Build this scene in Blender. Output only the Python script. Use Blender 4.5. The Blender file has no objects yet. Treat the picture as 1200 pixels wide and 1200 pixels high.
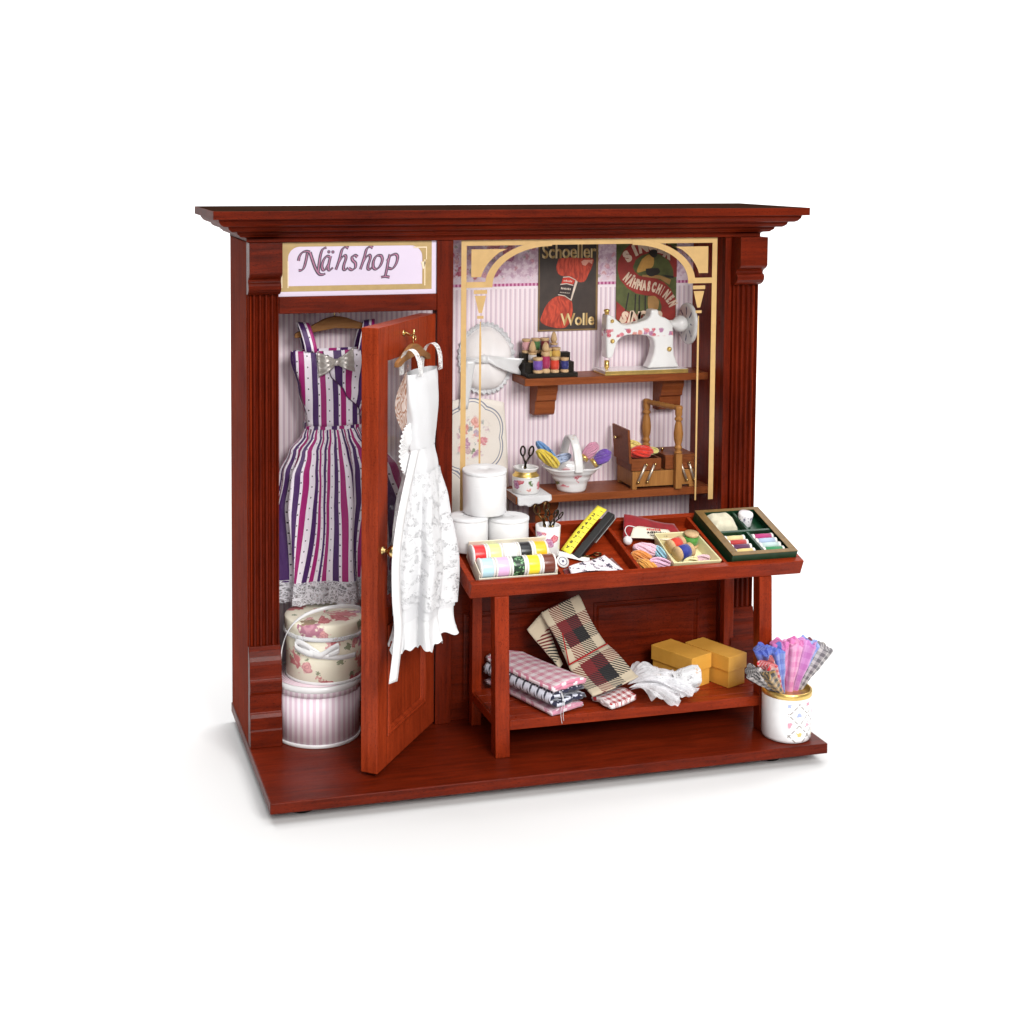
import bpy, bmesh, math, random
from mathutils import Vector, Matrix, Euler
random.seed(7)
K = 0.01                      # all lengths below are centimetres
PI = math.pi
S = bpy.context.scene
COL = S.collection

# ------------------------------------------------------------------ mesh builder
class MB:
    def __init__(s):
        s.v, s.f, s.uv, s.sm, s.mi = [], [], [], [], []
    def add(s, v, f, uv=None, smooth=False, mi=0):
        b = len(s.v)
        s.v += [tuple(p) for p in v]
        for k, q in enumerate(f):
            s.f.append(tuple(b + i for i in q)); s.sm.append(smooth); s.mi.append(mi)
            s.uv.append(uv[k] if uv else [(0.0, 0.0)] * len(q))
        return s
    def box(s, x0, x1, y0, y1, z0, z1, mi=0, M=None):
        v = [(x, y, z) for z in (z0, z1) for y in (y0, y1) for x in (x0, x1)]
        if M: v = [tuple(M @ Vector(p)) for p in v]
        return s.add(v, [(0, 2, 3, 1), (4, 5, 7, 6), (0, 1, 5, 4), (1, 3, 7, 5), (3, 2, 6, 7), (2, 0, 4, 6)], mi=mi)
    def lathe(s, prof, n=32, c=(0, 0, 0), M=None, smooth=True, mi=0, sx=1, sy=1):
        """prof: (r, z) from bottom to top; capped where the ends have a radius"""
        vs, fs, us = [], [], []
        L = [0.0]
        for a, b in zip(prof, prof[1:]): L.append(L[-1] + math.hypot(b[0] - a[0], b[1] - a[1]))
        R = max(p[0] for p in prof)
        for r, z in prof:
            for k in range(n):
                t = 2 * PI * k / n
                vs.append((r * math.cos(t) * sx, r * math.sin(t) * sy, z))
        for i in range(len(prof) - 1):
            for k in range(n):
                k2 = (k + 1) % n
                fs.append((i * n + k, i * n + k2, (i + 1) * n + k2, (i + 1) * n + k))
                u0, u1 = 2 * PI * k / n * R, 2 * PI * (k + 1) / n * R
                us.append([(u0, L[i]), (u1, L[i]), (u1, L[i + 1]), (u0, L[i + 1])])
        if prof[0][0] > 1e-4:
            fs.append(tuple(range(n - 1, -1, -1))); us.append([(vs[k][0], vs[k][1]) for k in range(n - 1, -1, -1)])
        if prof[-1][0] > 1e-4:
            o = (len(prof) - 1) * n
            fs.append(tuple(o + k for k in range(n))); us.append([(vs[o + k][0], vs[o + k][1]) for k in range(n)])
        T = Matrix.Translation(c) @ (M or Matrix())
        vs = [tuple(T @ Vector(p)) for p in vs]
        nb = len(s.f)
        s.add(vs, fs, us, smooth, mi)
        return s
    def tube(s, path, r, n=8, closed=False, mi=0, cap=True):
        P = [Vector(p) for p in path]; m = len(P)
        rr = r if isinstance(r, (list, tuple)) else [r] * m
        vs, fs, us = [], [], []
        up = None; d = 0
        for i in range(m):
            if closed: t = (P[(i + 1) % m] - P[i - 1]).normalized()
            else: t = (P[min(i + 1, m - 1)] - P[max(i - 1, 0)]).normalized()
            if up is None:
                up = Vector((0, 0, 1)) if abs(t.z) < .9 else Vector((1, 0, 0))
            a = t.cross(up)
            if a.length < 1e-6: a = t.orthogonal()
            a.normalize(); b = a.cross(t).normalized(); up = b
            for k in range(n):
                q = 2 * PI * k / n
                vs.append(P[i] + (a * math.cos(q) + b * math.sin(q)) * rr[i])
        for i in range(m if closed else m - 1):
            j = (i + 1) % m; l = (P[j] - P[i]).length
            for k in range(n):
                k2 = (k + 1) % n
                fs.append((i * n + k, j * n + k, j * n + k2, i * n + k2))
                us.append([(k / n, d), (k / n, d + l), ((k + 1) / n, d + l), ((k + 1) / n, d)])
            d += l
        if cap and not closed:
            fs.append(tuple(range(n))); us.append([(0, 0)] * n)
            fs.append(tuple((m - 1) * n + k for k in range(n - 1, -1, -1))); us.append([(0, 0)] * n)
        return s.add(vs, fs, us, True, mi)
    def prism(s, poly, a0, a1, plane='xz', mi=0):
        """extrude a polygon given in `plane` along the remaining axis"""
        def P(p, a):
            return {'xz': (p[0], a, p[1]), 'yz': (a, p[0], p[1]), 'xy': (p[0], p[1], a)}[plane]
        n = len(poly)
        v = [P(p, a0) for p in poly] + [P(p, a1) for p in poly]
        f = [tuple(range(n)), tuple(range(2 * n - 1, n - 1, -1))]
        f += [(k, n + k, n + (k + 1) % n, (k + 1) % n) for k in range(n)]
        uv = [[poly[i] for i in range(n)], [poly[i - n] for i in range(2 * n - 1, n - 1, -1)]]
        uv += [[poly[k], poly[k], poly[(k + 1) % n], poly[(k + 1) % n]] for k in range(n)]
        return s.add(v, f, uv, mi=mi)
    def flat(s, poly, y, mi=0):
        """flat polygon in the x-z plane facing -y"""
        return s.add([(p[0], y, p[1]) for p in poly], [tuple(range(len(poly)))], [[tuple(p) for p in poly]], mi=mi)
    def grid(s, fn, nu, nv, uvfn=None, closed=False, thick=0.0, smooth=True, mi=0):
        """fn(a, b) for a, b in 0..1; optional thickness along the normals"""
        m = nu if closed else nu + 1
        P = [[Vector(fn(i / nu, j / nv)) for i in range(m)] for j in range(nv + 1)]
        U = [[(uvfn(i / nu, j / nv) if uvfn else (i / nu, j / nv)) for i in range(nu + 1)] for j in range(nv + 1)]
        vs = [p for row in P for p in row]; fs, us = [], []
        for j in range(nv):
            for i in range(nu):
                i2 = (i + 1) % m
                fs.append((j * m + i, j * m + i2, (j + 1) * m + i2, (j + 1) * m + i))
                us.append([U[j][i], U[j][i + 1], U[j + 1][i + 1], U[j + 1][i]])
        if thick:
            nn = [Vector() for _ in vs]
            for f in fs:
                c = (vs[f[2]] - vs[f[0]]).cross(vs[f[3]] - vs[f[1]])
                for k in f: nn[k] += c
            base = len(vs); F0 = list(fs); U0 = list(us)
            vs = vs + [v - (n.normalized() * thick if n.length > 0 else Vector()) for v, n in zip(vs, nn)]
            for f, u in zip(F0, U0):
                fs.append(tuple(base + k for k in reversed(f))); us.append(list(reversed(u)))
            def edge(a, b, u):
                fs.append((a, base + a, base + b, b)); us.append([u] * 4)
            for i in range(nu):
                i2 = (i + 1) % m
                edge(i, i2, U[0][i]); edge(nv * m + i2, nv * m + i, U[nv][i])
            if not closed:
                for j in range(nv):
                    edge((j + 1) * m, j * m, U[j][0]); edge(j * m + nu, (j + 1) * m + nu, U[j][nu])
        return s.add(vs, fs, us, smooth, mi)
    def tf(s, M):
        s.v = [tuple(M @ Vector(p)) for p in s.v]; return s
    def build(s, name, mats, parent=None, bevel=0, seg=2, loc=None, rot=None, fix=True):
        me = bpy.data.meshes.new(name)
        me.from_pydata([(x * K, y * K, z * K) for x, y, z in s.v], [], s.f)
        ul = me.uv_layers.new(name='UVMap')
        flatuv = [c for f in s.uv for p in f for c in p]
        ul.data.foreach_set('uv', flatuv)
        me.polygons.foreach_set('use_smooth', s.sm)
        me.polygons.foreach_set('material_index', s.mi)
        for m in (mats if isinstance(mats, (list, tuple)) else [mats]): me.materials.append(m)
        if bevel or fix:
            bm = bmesh.new(); bm.from_mesh(me)
            if fix: bmesh.ops.recalc_face_normals(bm, faces=bm.faces)
            if bevel:
                es = [e for e in bm.edges if len(e.link_faces) == 2 and e.calc_face_angle(0) > math.radians(35)]
                bmesh.ops.bevel(bm, geom=es, offset=bevel * K, segments=seg, profile=.5, affect='EDGES', clamp_overlap=True)
            bm.to_mesh(me); bm.free()
        me.update()
        o = bpy.data.objects.new(name, me); COL.objects.link(o)
        if parent: o.parent = parent
        if isinstance(loc, Matrix): place(o, loc)
        else:
            if loc: o.location = [c * K for c in loc]
            if rot: o.rotation_euler = rot
        return o

def place(o, M):
    l, q, s_ = M.decompose()
    o.location = l * K; o.rotation_euler = q.to_euler('XYZ')

def tag(o, label, cat, group=None):
    o['label'] = label; o['category'] = cat
    if group: o['group'] = group
    return o
def thing(name, label, cat, loc=(0, 0, 0), rz=0, group=None, M=None):
    o = bpy.data.objects.new(name, None); COL.objects.link(o)
    o.empty_display_size = .005
    if M is not None: place(o, M)
    else:
        o.location = [c * K for c in loc]; o.rotation_euler = (0, 0, rz)
    return tag(o, label, cat, group)
def kids(o): return [c for c in bpy.data.objects if c.parent == o]
def copy_tree(o, parent=None):
    c = o.copy(); COL.objects.link(c)
    if parent: c.parent = parent
    for k in kids(o): copy_tree(k, c)
    return c
def lerp(a, b, t): return a + (b - a) * t
def interp(tab, x):
    if x <= tab[0][0]: return tab[0][1]
    for (a, p), (b, q) in zip(tab, tab[1:]):
        if x <= b:
            t = (x - a) / (b - a); t = t * t * (3 - 2 * t); return p + (q - p) * t
    return tab[-1][1]
def srgb(r, g, b):
    f = lambda c: (c / 255 / 12.92) if c / 255 <= .04045 else ((c / 255 + .055) / 1.055) ** 2.4
    return (f(r), f(g), f(b), 1)

# ------------------------------------------------------------------ materials
class NT:
    def __init__(s, name):
        s.m = bpy.data.materials.new(name); s.m.use_nodes = True
        s.t = s.m.node_tree; s.p = s.t.nodes['Principled BSDF']; s.out = s.t.nodes['Material Output']
    def node(s, t, **kw):
        n = s.t.nodes.new(t)
        for k, v in kw.items(): setattr(n, k, v)
        return n
    def put(s, sock, v):
        if hasattr(v, 'is_output'): s.t.links.new(v, sock)
        else: sock.default_value = v
    def obj(s):
        c = s.node('ShaderNodeTexCoord'); v = s.node('ShaderNodeVectorMath', operation='SCALE')
        s.t.links.new(c.outputs['Object'], v.inputs[0]); v.inputs['Scale'].default_value = 1 / K
        return v.outputs[0]
    def uv(s): return s.node('ShaderNodeTexCoord').outputs['UV']
    def mul(s, v, xyz):
        n = s.node('ShaderNodeVectorMath', operation='MULTIPLY'); s.put(n.inputs[0], v); n.inputs[1].default_value = xyz; return n.outputs[0]
    def vadd(s, v, w):
        n = s.node('ShaderNodeVectorMath', operation='ADD'); s.put(n.inputs[0], v); s.put(n.inputs[1], w); return n.outputs[0]
    def sep(s, v):
        n = s.node('ShaderNodeSeparateXYZ'); s.put(n.inputs[0], v); return n.outputs
    def comb(s, x, y, z=0.0):
        n = s.node('ShaderNodeCombineXYZ'); s.put(n.inputs[0], x); s.put(n.inputs[1], y); s.put(n.inputs[2], z); return n.outputs[0]
    def M(s, op, a, b=0.0, c=0.0):
        n = s.node('ShaderNodeMath', operation=op); s.put(n.inputs[0], a); s.put(n.inputs[1], b); s.put(n.inputs[2], c); return n.outputs[0]
    def noise(s, v, sc, det=3.0, rough=.55, out='Fac'):
        n = s.node('ShaderNodeTexNoise'); s.put(n.inputs['Vector'], v); n.inputs['Scale'].default_value = sc
        n.inputs['Detail'].default_value = det; n.inputs['Roughness'].default_value = rough; return n.outputs[out]
    def voro(s, v, sc, out='Distance', feature='F1', rnd=1.0):
        n = s.node('ShaderNodeTexVoronoi', feature=feature); s.put(n.inputs['Vector'], v); n.inputs['Scale'].default_value = sc
        n.inputs['Randomness'].default_value = rnd; return n.outputs[out]
    def ramp(s, f, stops, const=False):
        n = s.node('ShaderNodeValToRGB'); r = n.color_ramp
        if const: r.interpolation = 'CONSTANT'
        while len(r.elements) < len(stops): r.elements.new(.5)
        for e, (p, c) in zip(r.elements, stops):
            e.position = p; e.color = c if len(c) == 4 else (*c, 1)
        s.put(n.inputs[0], f); return n.outputs[0]
    def mix(s, f, a, b, mode='MIX'):
        n = s.node('ShaderNodeMix', data_type='RGBA', blend_type=mode); s.put(n.inputs[0], f)
        s.put(n.inputs[6], a if hasattr(a, 'is_output') else (a if len(a) == 4 else (*a, 1)))
        s.put(n.inputs[7], b if hasattr(b, 'is_output') else (b if len(b) == 4 else (*b, 1))); return n.outputs[2]
    def step(s, v, lo, hi):
        n = s.node('ShaderNodeMapRange', interpolation_type='SMOOTHSTEP'); s.put(n.inputs[0], v)
        n.inputs[1].default_value = lo; n.inputs[2].default_value = hi; return n.outputs[0]
    def bump(s, h, strength=.2, dist=.02):
        n = s.node('ShaderNodeBump'); n.inputs['Strength'].default_value = strength; n.inputs['Distance'].default_value = dist * K
        s.put(n.inputs['Height'], h); s.t.links.new(n.outputs[0], s.p.inputs['Normal'])
    def done(s, col=None, rough=.5, metal=0, coat=0, sheen=0, alpha=None, spec=None, coat_rough=.1, sss=0, trans=0):
        p = s.p.inputs
        if col is not None: s.put(p['Base Color'], col)
        s.put(p['Roughness'], rough); p['Metallic'].default_value = metal
        p['Coat Weight'].default_value = coat; p['Coat Roughness'].default_value = coat_rough
        p['Sheen Weight'].default_value = sheen
        if spec is not None: p['Specular IOR Level'].default_value = spec
        if alpha is not None: s.put(p['Alpha'], alpha)
        return s.m

_plain = {}
def plain(name, rgb, rough=.5, metal=0, coat=0, sheen=0, spec=None, var=.12):
    if name in _plain: return _plain[name]
    n = NT(name); c = n.obj()
    a = n.noise(c, 3.0, 4)
    f = n.step(a, .3, .7)
    col = n.mix(f, tuple(x * (1 - var) for x in rgb[:3]), tuple(min(1, x * (1 + var)) for x in rgb[:3]))
    n.bump(n.noise(c, 30.0, 2), .08, .02)
    _plain[name] = n.done(col, rough, metal, coat, sheen, spec=spec); return _plain[name]

def wood(name, dark, light, axis=2, rough=.36, coat=.05, sc=1.0, speck=.25, pores=.75, spec=.10):
    n = NT(name); c = n.obj()
    st = [6.0, 6.0, 6.0]; st[axis] = .30
    wv = n.vadd(c, n.mul(n.noise(c, .5, 2, out='Color'), (.25, .25, .25)))
    g = n.noise(n.mul(wv, tuple(x * sc for x in st)), 1.0, 6, .65)
    st2 = [48.0, 48.0, 48.0]; st2[axis] = 9.0
    h = n.noise(n.mul(c, tuple(x * sc for x in st2)), 1.0, 2)
    big = n.noise(c, .35, 3)
    f = n.M('ADD', n.M('MULTIPLY', g, .7), n.M('ADD', n.M('MULTIPLY', h, speck), n.M('MULTIPLY', big, .35)))
    col = n.ramp(f, [(.42, dark), (.82, light)])
    pore = n.step(h, .56, .68)                                  # dark pores of the stained grain
    col = n.mix(n.M('MULTIPLY', pore, pores), col, tuple(x * .30 for x in dark[:3]))
    sp_ = n.M('LESS_THAN', n.voro(c, 3.2), .028)
    col = n.mix(n.M('MULTIPLY', sp_, .35), col, tuple(min(1, x * 3 + .05) for x in light[:3]))
    n.bump(n.M('ADD', h, n.M('MULTIPLY', g, .6)), .35, .014)
    rr = n.M('ADD', rough - .08, n.M('MULTIPLY', n.noise(c, 1.4, 4), .18))
    return n.done(col, rr, coat=coat, coat_rough=.14, spec=spec)

MAH_D, MAH_L = (.030, .0028, .0011), (.165, .0150, .0030)
W_Z = wood('mahogany_upright', MAH_D, MAH_L, 2)
W_X = wood('mahogany_level', MAH_D, MAH_L, 0)
W_Y = wood('mahogany_deep', MAH_D, MAH_L, 1)
W_SHELF = wood('shelf_wood', (.14, .032, .009), (.30, .080, .022), 0, rough=.38, pores=.3)
W_TAB = wood('table_wood', (.10, .0085, .0022), (.32, .034, .0068), 0, rough=.3)
W_TABZ = wood('table_leg_wood', (.10, .0085, .0022), (.32, .034, .0068), 2, rough=.3)
W_WAL = wood('walnut_wood', (.12, .030, .009), (.27, .078, .023), 0, rough=.4, sc=1.6, pores=.3)
W_OAK = wood('honey_wood', (.24, .092, .022), (.46, .21, .06), 2, rough=.4, sc=1.6, pores=.25)
W_HANG = wood('hanger_wood', (.17, .07, .022), (.32, .15, .055), 0, rough=.45, sc=1.6, pores=.3)
W_BARE = wood('bare_birch_wood', (.44, .27, .13), (.66, .46, .26), 2, rough=.55, coat=0, sc=2.0, pores=.1)
W_BLACK = wood('blackened_wood', (.010, .008, .006), (.030, .023, .017), 0, rough=.45, sc=1.5)
GOLD = plain('gilding', (.80, .55, .17), .28, .8)
BRASS = plain('brass', (.70, .52, .22), .25, 1.0)
STEEL = plain('steel', (.55, .54, .52), .28, 1.0)
CHINA = plain('white_china', (.80, .79, .78), .14, coat=.6, var=.02)
PAPERGOLD = plain('gold_print', srgb(192, 156, 100)[:3], .5, var=.05)
BLACK = plain('black_plastic', (.012, .012, .012), .35)
SATIN = NT('white_satin')
_c = SATIN.uv()
SATIN.bump(SATIN.noise(SATIN.mul(_c, (2.0, 26.0, 1)), 1.0, 2), .25, .03)
SATIN = SATIN.done((.73, .725, .73, 1), .24, sheen=.2, coat=.15)
COTTON = NT('white_cotton'); _c = COTTON.obj()
COTTON.bump(COTTON.noise(_c, 28.0, 3), .35, .03); COTTON = COTTON.done((.70, .70, .71, 1), .8, sheen=.2)

def lace_mat(name, rgb, hole=.34, sc=9.0, dens=1.0):
    n = NT(name); c = n.uv()
    w = n.vadd(c, n.mul(n.noise(c, 2.2, 2, out='Color'), (.3, .3, 0)))
    a = n.voro(w, sc, 'Distance', 'DISTANCE_TO_EDGE')
    b = n.voro(w, sc * 2.7, 'Distance', 'DISTANCE_TO_EDGE')
    big = n.step(n.noise(c, 2.4, 2), .40, .50)
    net = n.M('MAXIMUM', n.M('LESS_THAN', a, hole * .28), n.M('LESS_THAN', b, hole * .30))
    al = n.M('MAXIMUM', net, n.M('MULTIPLY', big, dens))
    n.bump(n.M('ADD', net, big), .5, .03)
    return n.done((*rgb, 1), .8, alpha=al, sheen=.2)
LACE = lace_mat('white_lace', (.68, .68, .695))
LACE_STRAP = lace_mat('strap_lace', (.74, .73, .72), hole=.30, sc=7.0, dens=.45)
LACE_OPEN = lace_mat('open_lace', (.70, .69, .74), hole=.26, sc=5.0, dens=.35)
def scroll_mat():
    n = NT('cream_lace'); c = n.uv(); w = n.vadd(c, n.mul(n.noise(c, 1.5, 2, out='Color'), (.5, .5, 0)))
    r = n.M('SINE', n.M('MULTIPLY', n.voro(w, 1.7), 24.0)); f = n.step(r, -.1, .5)
    al = n.M('ADD', .55, n.M('MULTIPLY', f, .45))
    return n.done(n.mix(f, srgb(226, 206, 194), srgb(134, 92, 70)), .8, alpha=al)
LACE_CREAM = scroll_mat()
def tulle_mat():
    n = NT('tulle'); c = n.obj()
    d = n.voro(c, 7.0, 'Distance')
    k = n.noise(c, 1.2, 3)
    al = n.M('ADD', .42, n.M('MULTIPLY', n.step(k, .35, .65), .4))
    al = n.M('MULTIPLY', al, n.M('SUBTRACT', 1.0, n.M('MULTIPLY', n.M('LESS_THAN', n.voro(c, 12.0), .2), .5)))
    n.bump(d, .4, .05)
    return n.done((.82, .82, .85, 1), .7, alpha=al, sheen=.3)
TULLE = tulle_mat()

def flowers(n, p, sc, dens=.5, warm=True, leaf=.25):
    """(colour, mask) of small printed roses and leaves over the plane p (cm)"""
    w = n.vadd(p, n.mul(n.noise(p, sc * 2.2, 3, out='Color'), (.75 / sc, .75 / sc, 0)))
    d = n.voro(w, sc); cell = n.sep(n.voro(w, sc, 'Color'))
    ring = n.M('SINE', n.M('MULTIPLY', d, 26.0))
    rose = n.mix(n.step(ring, -.6, .8), srgb(176, 60, 84), srgb(232, 160, 164))
    pick = n.ramp(cell[0], [(0, srgb(232, 150, 160)), (.3, srgb(196, 84, 100)), (.52, srgb(238, 178, 150)), (.75, srgb(150, 140, 190))], True)
    rose = n.mix(.45, rose, pick)
    isleaf = n.M('LESS_THAN', cell[1], leaf)
    col = n.mix(isleaf, rose, srgb(104, 122, 84))
    here = n.M('LESS_THAN', cell[2], dens)
    size = n.M('ADD', n.M('SUBTRACT', .50, n.M('MULTIPLY', isleaf, .16)), n.M('MULTIPLY', n.M('SUBTRACT', n.noise(p, sc * 5.5, 2), .5), .55))
    mask = n.M('MULTIPLY', here, n.M('SUBTRACT', 1.0, n.step(n.M('SUBTRACT', d, size), -.06, .03)))
    return col, mask

def china_floral(name, sc, dens, v0, v1, base=(.80, .79, .78), use_uv=True, extra=None, rough=.15):
    n = NT(name); p = n.uv() if use_uv else n.obj()
    q = p
    col, m = flowers(n, q, sc, dens)
    v = n.sep(p)[1 if use_uv else 2]
    band = n.M('MULTIPLY', n.step(v, v0, v0 + .08), n.M('SUBTRACT', 1.0, n.step(v, v1 - .08, v1)))
    c = n.mix(n.M('MULTIPLY', m, band), (*base, 1), col)
    return n.done(c, rough, coat=.5)

def stripes(name, a, b, period, duty=.5, axis=0, rough=.6, soft=.08, use_uv=True):
    n = NT(name); p = n.sep(n.uv() if use_uv else n.obj())[axis]
    t = n.M('PINGPONG', p, period / 2)
    f = n.step(t, period / 2 * (duty - soft), period / 2 * (duty + soft))
    c = n.mix(f, a, b)
    n.bump(n.noise(n.obj(), 25.0, 2), .1, .02)
    return n.done(c, rough)

def checks(name, cols, period, rough=.85, diag=3.0, seq=None, fuzz=.0, weave=True, seqv=None):
    """woven checks: warp colour where the twill shows it, weft colour elsewhere"""
    n = NT(name); u = n.uv()
    if fuzz:
        u = n.vadd(u, n.mul(n.noise(u, 9.0, 2, out='Color'), (fuzz, fuzz, 0)))
    s = n.sep(u)
    seq = seq or [(i / len(cols), c) for i, c in enumerate(cols)]
    fu = n.M('FRACT', n.M('MULTIPLY', s[0], 1 / period)); fv = n.M('FRACT', n.M('MULTIPLY', s[1], 1 / period))
    cu = n.ramp(fu, seq, True); cv = n.ramp(fv, seqv or seq, True)
    d = n.M('FRACT', n.M('MULTIPLY', n.M('ADD', s[0], s[1]), diag / period))
    c = n.mix(n.M('LESS_THAN', d, .5), cu, cv)
    if weave: n.bump(n.M('ADD', d, n.noise(n.obj(), 30.0, 2)), .5, .03)
    return n.done(c, rough, sheen=.3)

# ------------------------------------------------------------------ flat lettering
_tc = {}
def text_geo(s, shear=0.0, bold=0.0):
    k = (s, shear, bold)
    if k not in _tc:
        cu = bpy.data.curves.new('lettering', 'FONT'); cu.body = s; cu.size = 1; cu.shear = shear; cu.offset = bold
        cu.resolution_u = 3
        o = bpy.data.objects.new('lettering', cu); COL.objects.link(o)
        dg = bpy.context.evaluated_depsgraph_get(); me = bpy.data.meshes.new_from_object(o.evaluated_get(dg))
        V = [(v.co.x, v.co.y) for v in me.vertices]; F = [tuple(p.vertices) for p in me.polygons]
        bpy.data.objects.remove(o); bpy.data.curves.remove(cu); bpy.data.meshes.remove(me)
        _tc[k] = (V, F)
    return _tc[k]
def letter(mb, s, P, sx, sy, shear=0.0, bold=0.0, centre=False, mi=0):
    """P maps lettering coordinates (x, y) in cm to a point"""
    V, F = text_geo(s, shear, bold)
    if not V: return
    x0 = min(v[0] for v in V); x1 = max(v[0] for v in V)
    o = (x0 + x1) / 2 if centre else x0
    mb.add([P((v[0] - o) * sx, v[1] * sy) for v in V], F, mi=mi)
def text_fit(mb, s, x0, x1, z, h, y, bold=0.0, shear=0.0, mi=0):
    """one line of lettering between x0 and x1 with cap height h, facing -y"""
    V, F = text_geo(s, shear, bold)
    a = min(v[0] for v in V); b = max(v[0] for v in V)
    k = (x1 - x0) / (b - a); q = h / .73
    mb.add([(x0 + (v[0] - a) * k, y, z + v[1] * q) for v in V], F, mi=mi)

# ------------------------------------------------------------------ setting, camera, light
n = NT('white_studio_paper'); WHITE = n.done(n.mix(n.noise(n.obj(), .05, 2), (.655, .655, .655), (.67, .67, .67)), .95, spec=.05)
GZ = -0.86
g = MB()                                                        # one seamless sheet: floor, then a wide curve up into the wall
sec = [(-34, -38, 62), (30, -90, 130), (110, -330, 330)] + [(110 + 90 * math.sin(q * PI / 20), -330, 330, 90 - 90 * math.cos(q * PI / 20)) for q in range(1, 11)] + [(200, -330, 330, 320)]
g.add([(p[k], p[0], p[3] if len(p) > 3 else 0) for p in sec for k in (1, 2)], [(2 * i, 2 * i + 1, 2 * i + 3, 2 * i + 2) for i in range(len(sec) - 1)], smooth=True)
grd = g.build('ground', WHITE, loc=(0, 0, GZ), fix=False); grd['kind'] = 'structure'

cam = bpy.data.cameras.new('camera'); co = bpy.data.objects.new('camera', cam); COL.objects.link(co)
co.location = (-8.46110002 * K, -56.1436116 * K, 23.7929045 * K)
co.rotation_euler = (1.50317471, -.00280231467, -.248805592)
cam.sensor_width = 36; cam.sensor_fit = 'HORIZONTAL'; cam.lens = 1683.06798 / 1200 * 36
cam.shift_x = (600 - 456.98446) / 1200; cam.shift_y = -(600 - 299.087252) / 1200
cam.clip_start = .01; cam.clip_end = 200
S.camera = co

w = bpy.data.worlds.new('World'); S.world = w; w.use_nodes = True
bg = w.node_tree.nodes['Background']; bg.inputs[0].default_value = (1, 1, 1, 1); bg.inputs[1].default_value = .09
def area(name, loc, target, size, power, col=(1, 1, 1), sy=None):
    l = bpy.data.lights.new(name, 'AREA'); l.size = size; l.energy = power; l.color = col
    if sy: l.shape = 'RECTANGLE'; l.size_y = sy
    o = bpy.data.objects.new(name, l); COL.objects.link(o); o.location = [c * K for c in loc]
    o.rotation_euler = (Vector(target) - Vector(loc)).to_track_quat('-Z', 'Y').to_euler(); return o
area('softbox_key', (25, -88, 58), (11, 0, 8), .34, 9.4, (1, .985, .96))
area('softbox_fill', (-12, -95, 46), (10, 0, 9), .5, 2.6, (1, .985, .97))
area('added_top_light', (10, -20, 150), (10, -10, 0), 1.5, 22)  # added overhead light that keeps the floor white
area('added_backdrop_light', (75, 60, 160), (75, 190, 50), 2.8, 78, sy=.6)  # added light, out of view, to whiten the sheet behind the cabinet
S.view_settings.view_transform = 'Standard'; S.view_settings.look = 'None'
S.view_settings.exposure = 0; S.view_settings.gamma = 1; S.view_settings.use_curve_mapping = False
S.render.film_transparent = False
S.cycles.max_bounces = 8; S.cycles.transparent_max_bounces = 24

# ------------------------------------------------------------------ the shop front
W_SIDE = wood('mahogany_side', (.10, .009, .003), (.29, .034, .008), 2, rough=.7, coat=0, spec=.02)
shop = thing('shop_cabinet', 'miniature red brown wooden shop front with open glazed door and gilded show window', 'shop cabinet')
YB = 3.9                                                        # papered back wall
m = MB(); m.box(0, 23, -5.175, 5.11, -.42, 0); bp_ = m.build('base', W_X, shop, .035)
for fx, fy in ((1.4, -3.9), (21.0, -3.9), (1.4, 3.6), (21.0, 3.6)):
    m = MB(); m.lathe([(0, GZ + .002), (.5, GZ + .002), (.55, -.422), (0, -.422)], 20, (fx, fy, 0)); m.build('foot', BLACK, bp_)  # unseen supports, added to lift the base so a shadow band shows below
for x0, x1 in ((.04, .36), (22.2, 22.52)):
    m = MB(); m.box(x0, x1, .5, 5.08, 0.002, 20.5); m.build('side_panel', W_SIDE, shop, .02)
m = MB(); m.box(.362, 22.198, YB + .06, YB + .35, .002, 20.5); m.build('back_panel', W_Z, shop)
m = MB(); m.box(.362, 22.198, .52, YB + .05, 20.45, 20.56); m.build('ceiling_panel', W_X, shop)
m = MB(); m.box(21.11, 22.198, .86, YB - .002, .002, 20.44); m.build('inner_wall', W_TABZ, shop)
m = MB(); m.box(.364, 1.34, .86, YB - .002, .002, 20.44); m.build('inner_wall', W_Z, shop)

# wallpaper: pink stripes, rose border and a dotted line between them
n = NT('wallpaper'); p = n.obj(); s = n.sep(p)
t = n.M('PINGPONG', s[0], .113)
st = n.mix(n.step(t, .05, .075), srgb(240, 228, 232), srgb(212, 189, 201))
vein = n.M('LESS_THAN', n.M('PINGPONG', n.M('ADD', s[0], .02), .113), .012)
st = n.mix(n.M('MULTIPLY', vein, .5), st, srgb(232, 186, 196))
q = n.comb(s[0], s[2])
fc, fm = flowers(n, q, 1.5, .6, leaf=.15)
fc2, fm2 = flowers(n, n.vadd(q, (3.3, 1.7, 0)), 3.6, .8, leaf=.45)
bd = n.mix(n.step(n.noise(q, 4.5, 5), .4, .6), srgb(236, 214, 224), srgb(206, 168, 190))
bd = n.mix(n.M('MULTIPLY', fm2, .55), bd, fc2); bd = n.mix(n.M('MULTIPLY', fm, n.M('MULTIPLY', .95, n.step(n.noise(q, 5.0, 3), .2, .5))), bd, n.mix(.45, fc, srgb(172, 70, 108)))
scal = n.M('LESS_THAN', s[2], n.M('ADD', 18.55, n.M('MULTIPLY', n.M('SINE', n.M('MULTIPLY', s[0], 14.0)), .09)))
bd = n.mix(n.M('MULTIPLY', scal, .7), bd, srgb(236, 218, 228))
dots = n.M('LESS_THAN', n.M('PINGPONG', s[0], .09), .045)
ln = n.mix(dots, srgb(170, 74, 124), srgb(222, 160, 192))
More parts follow.
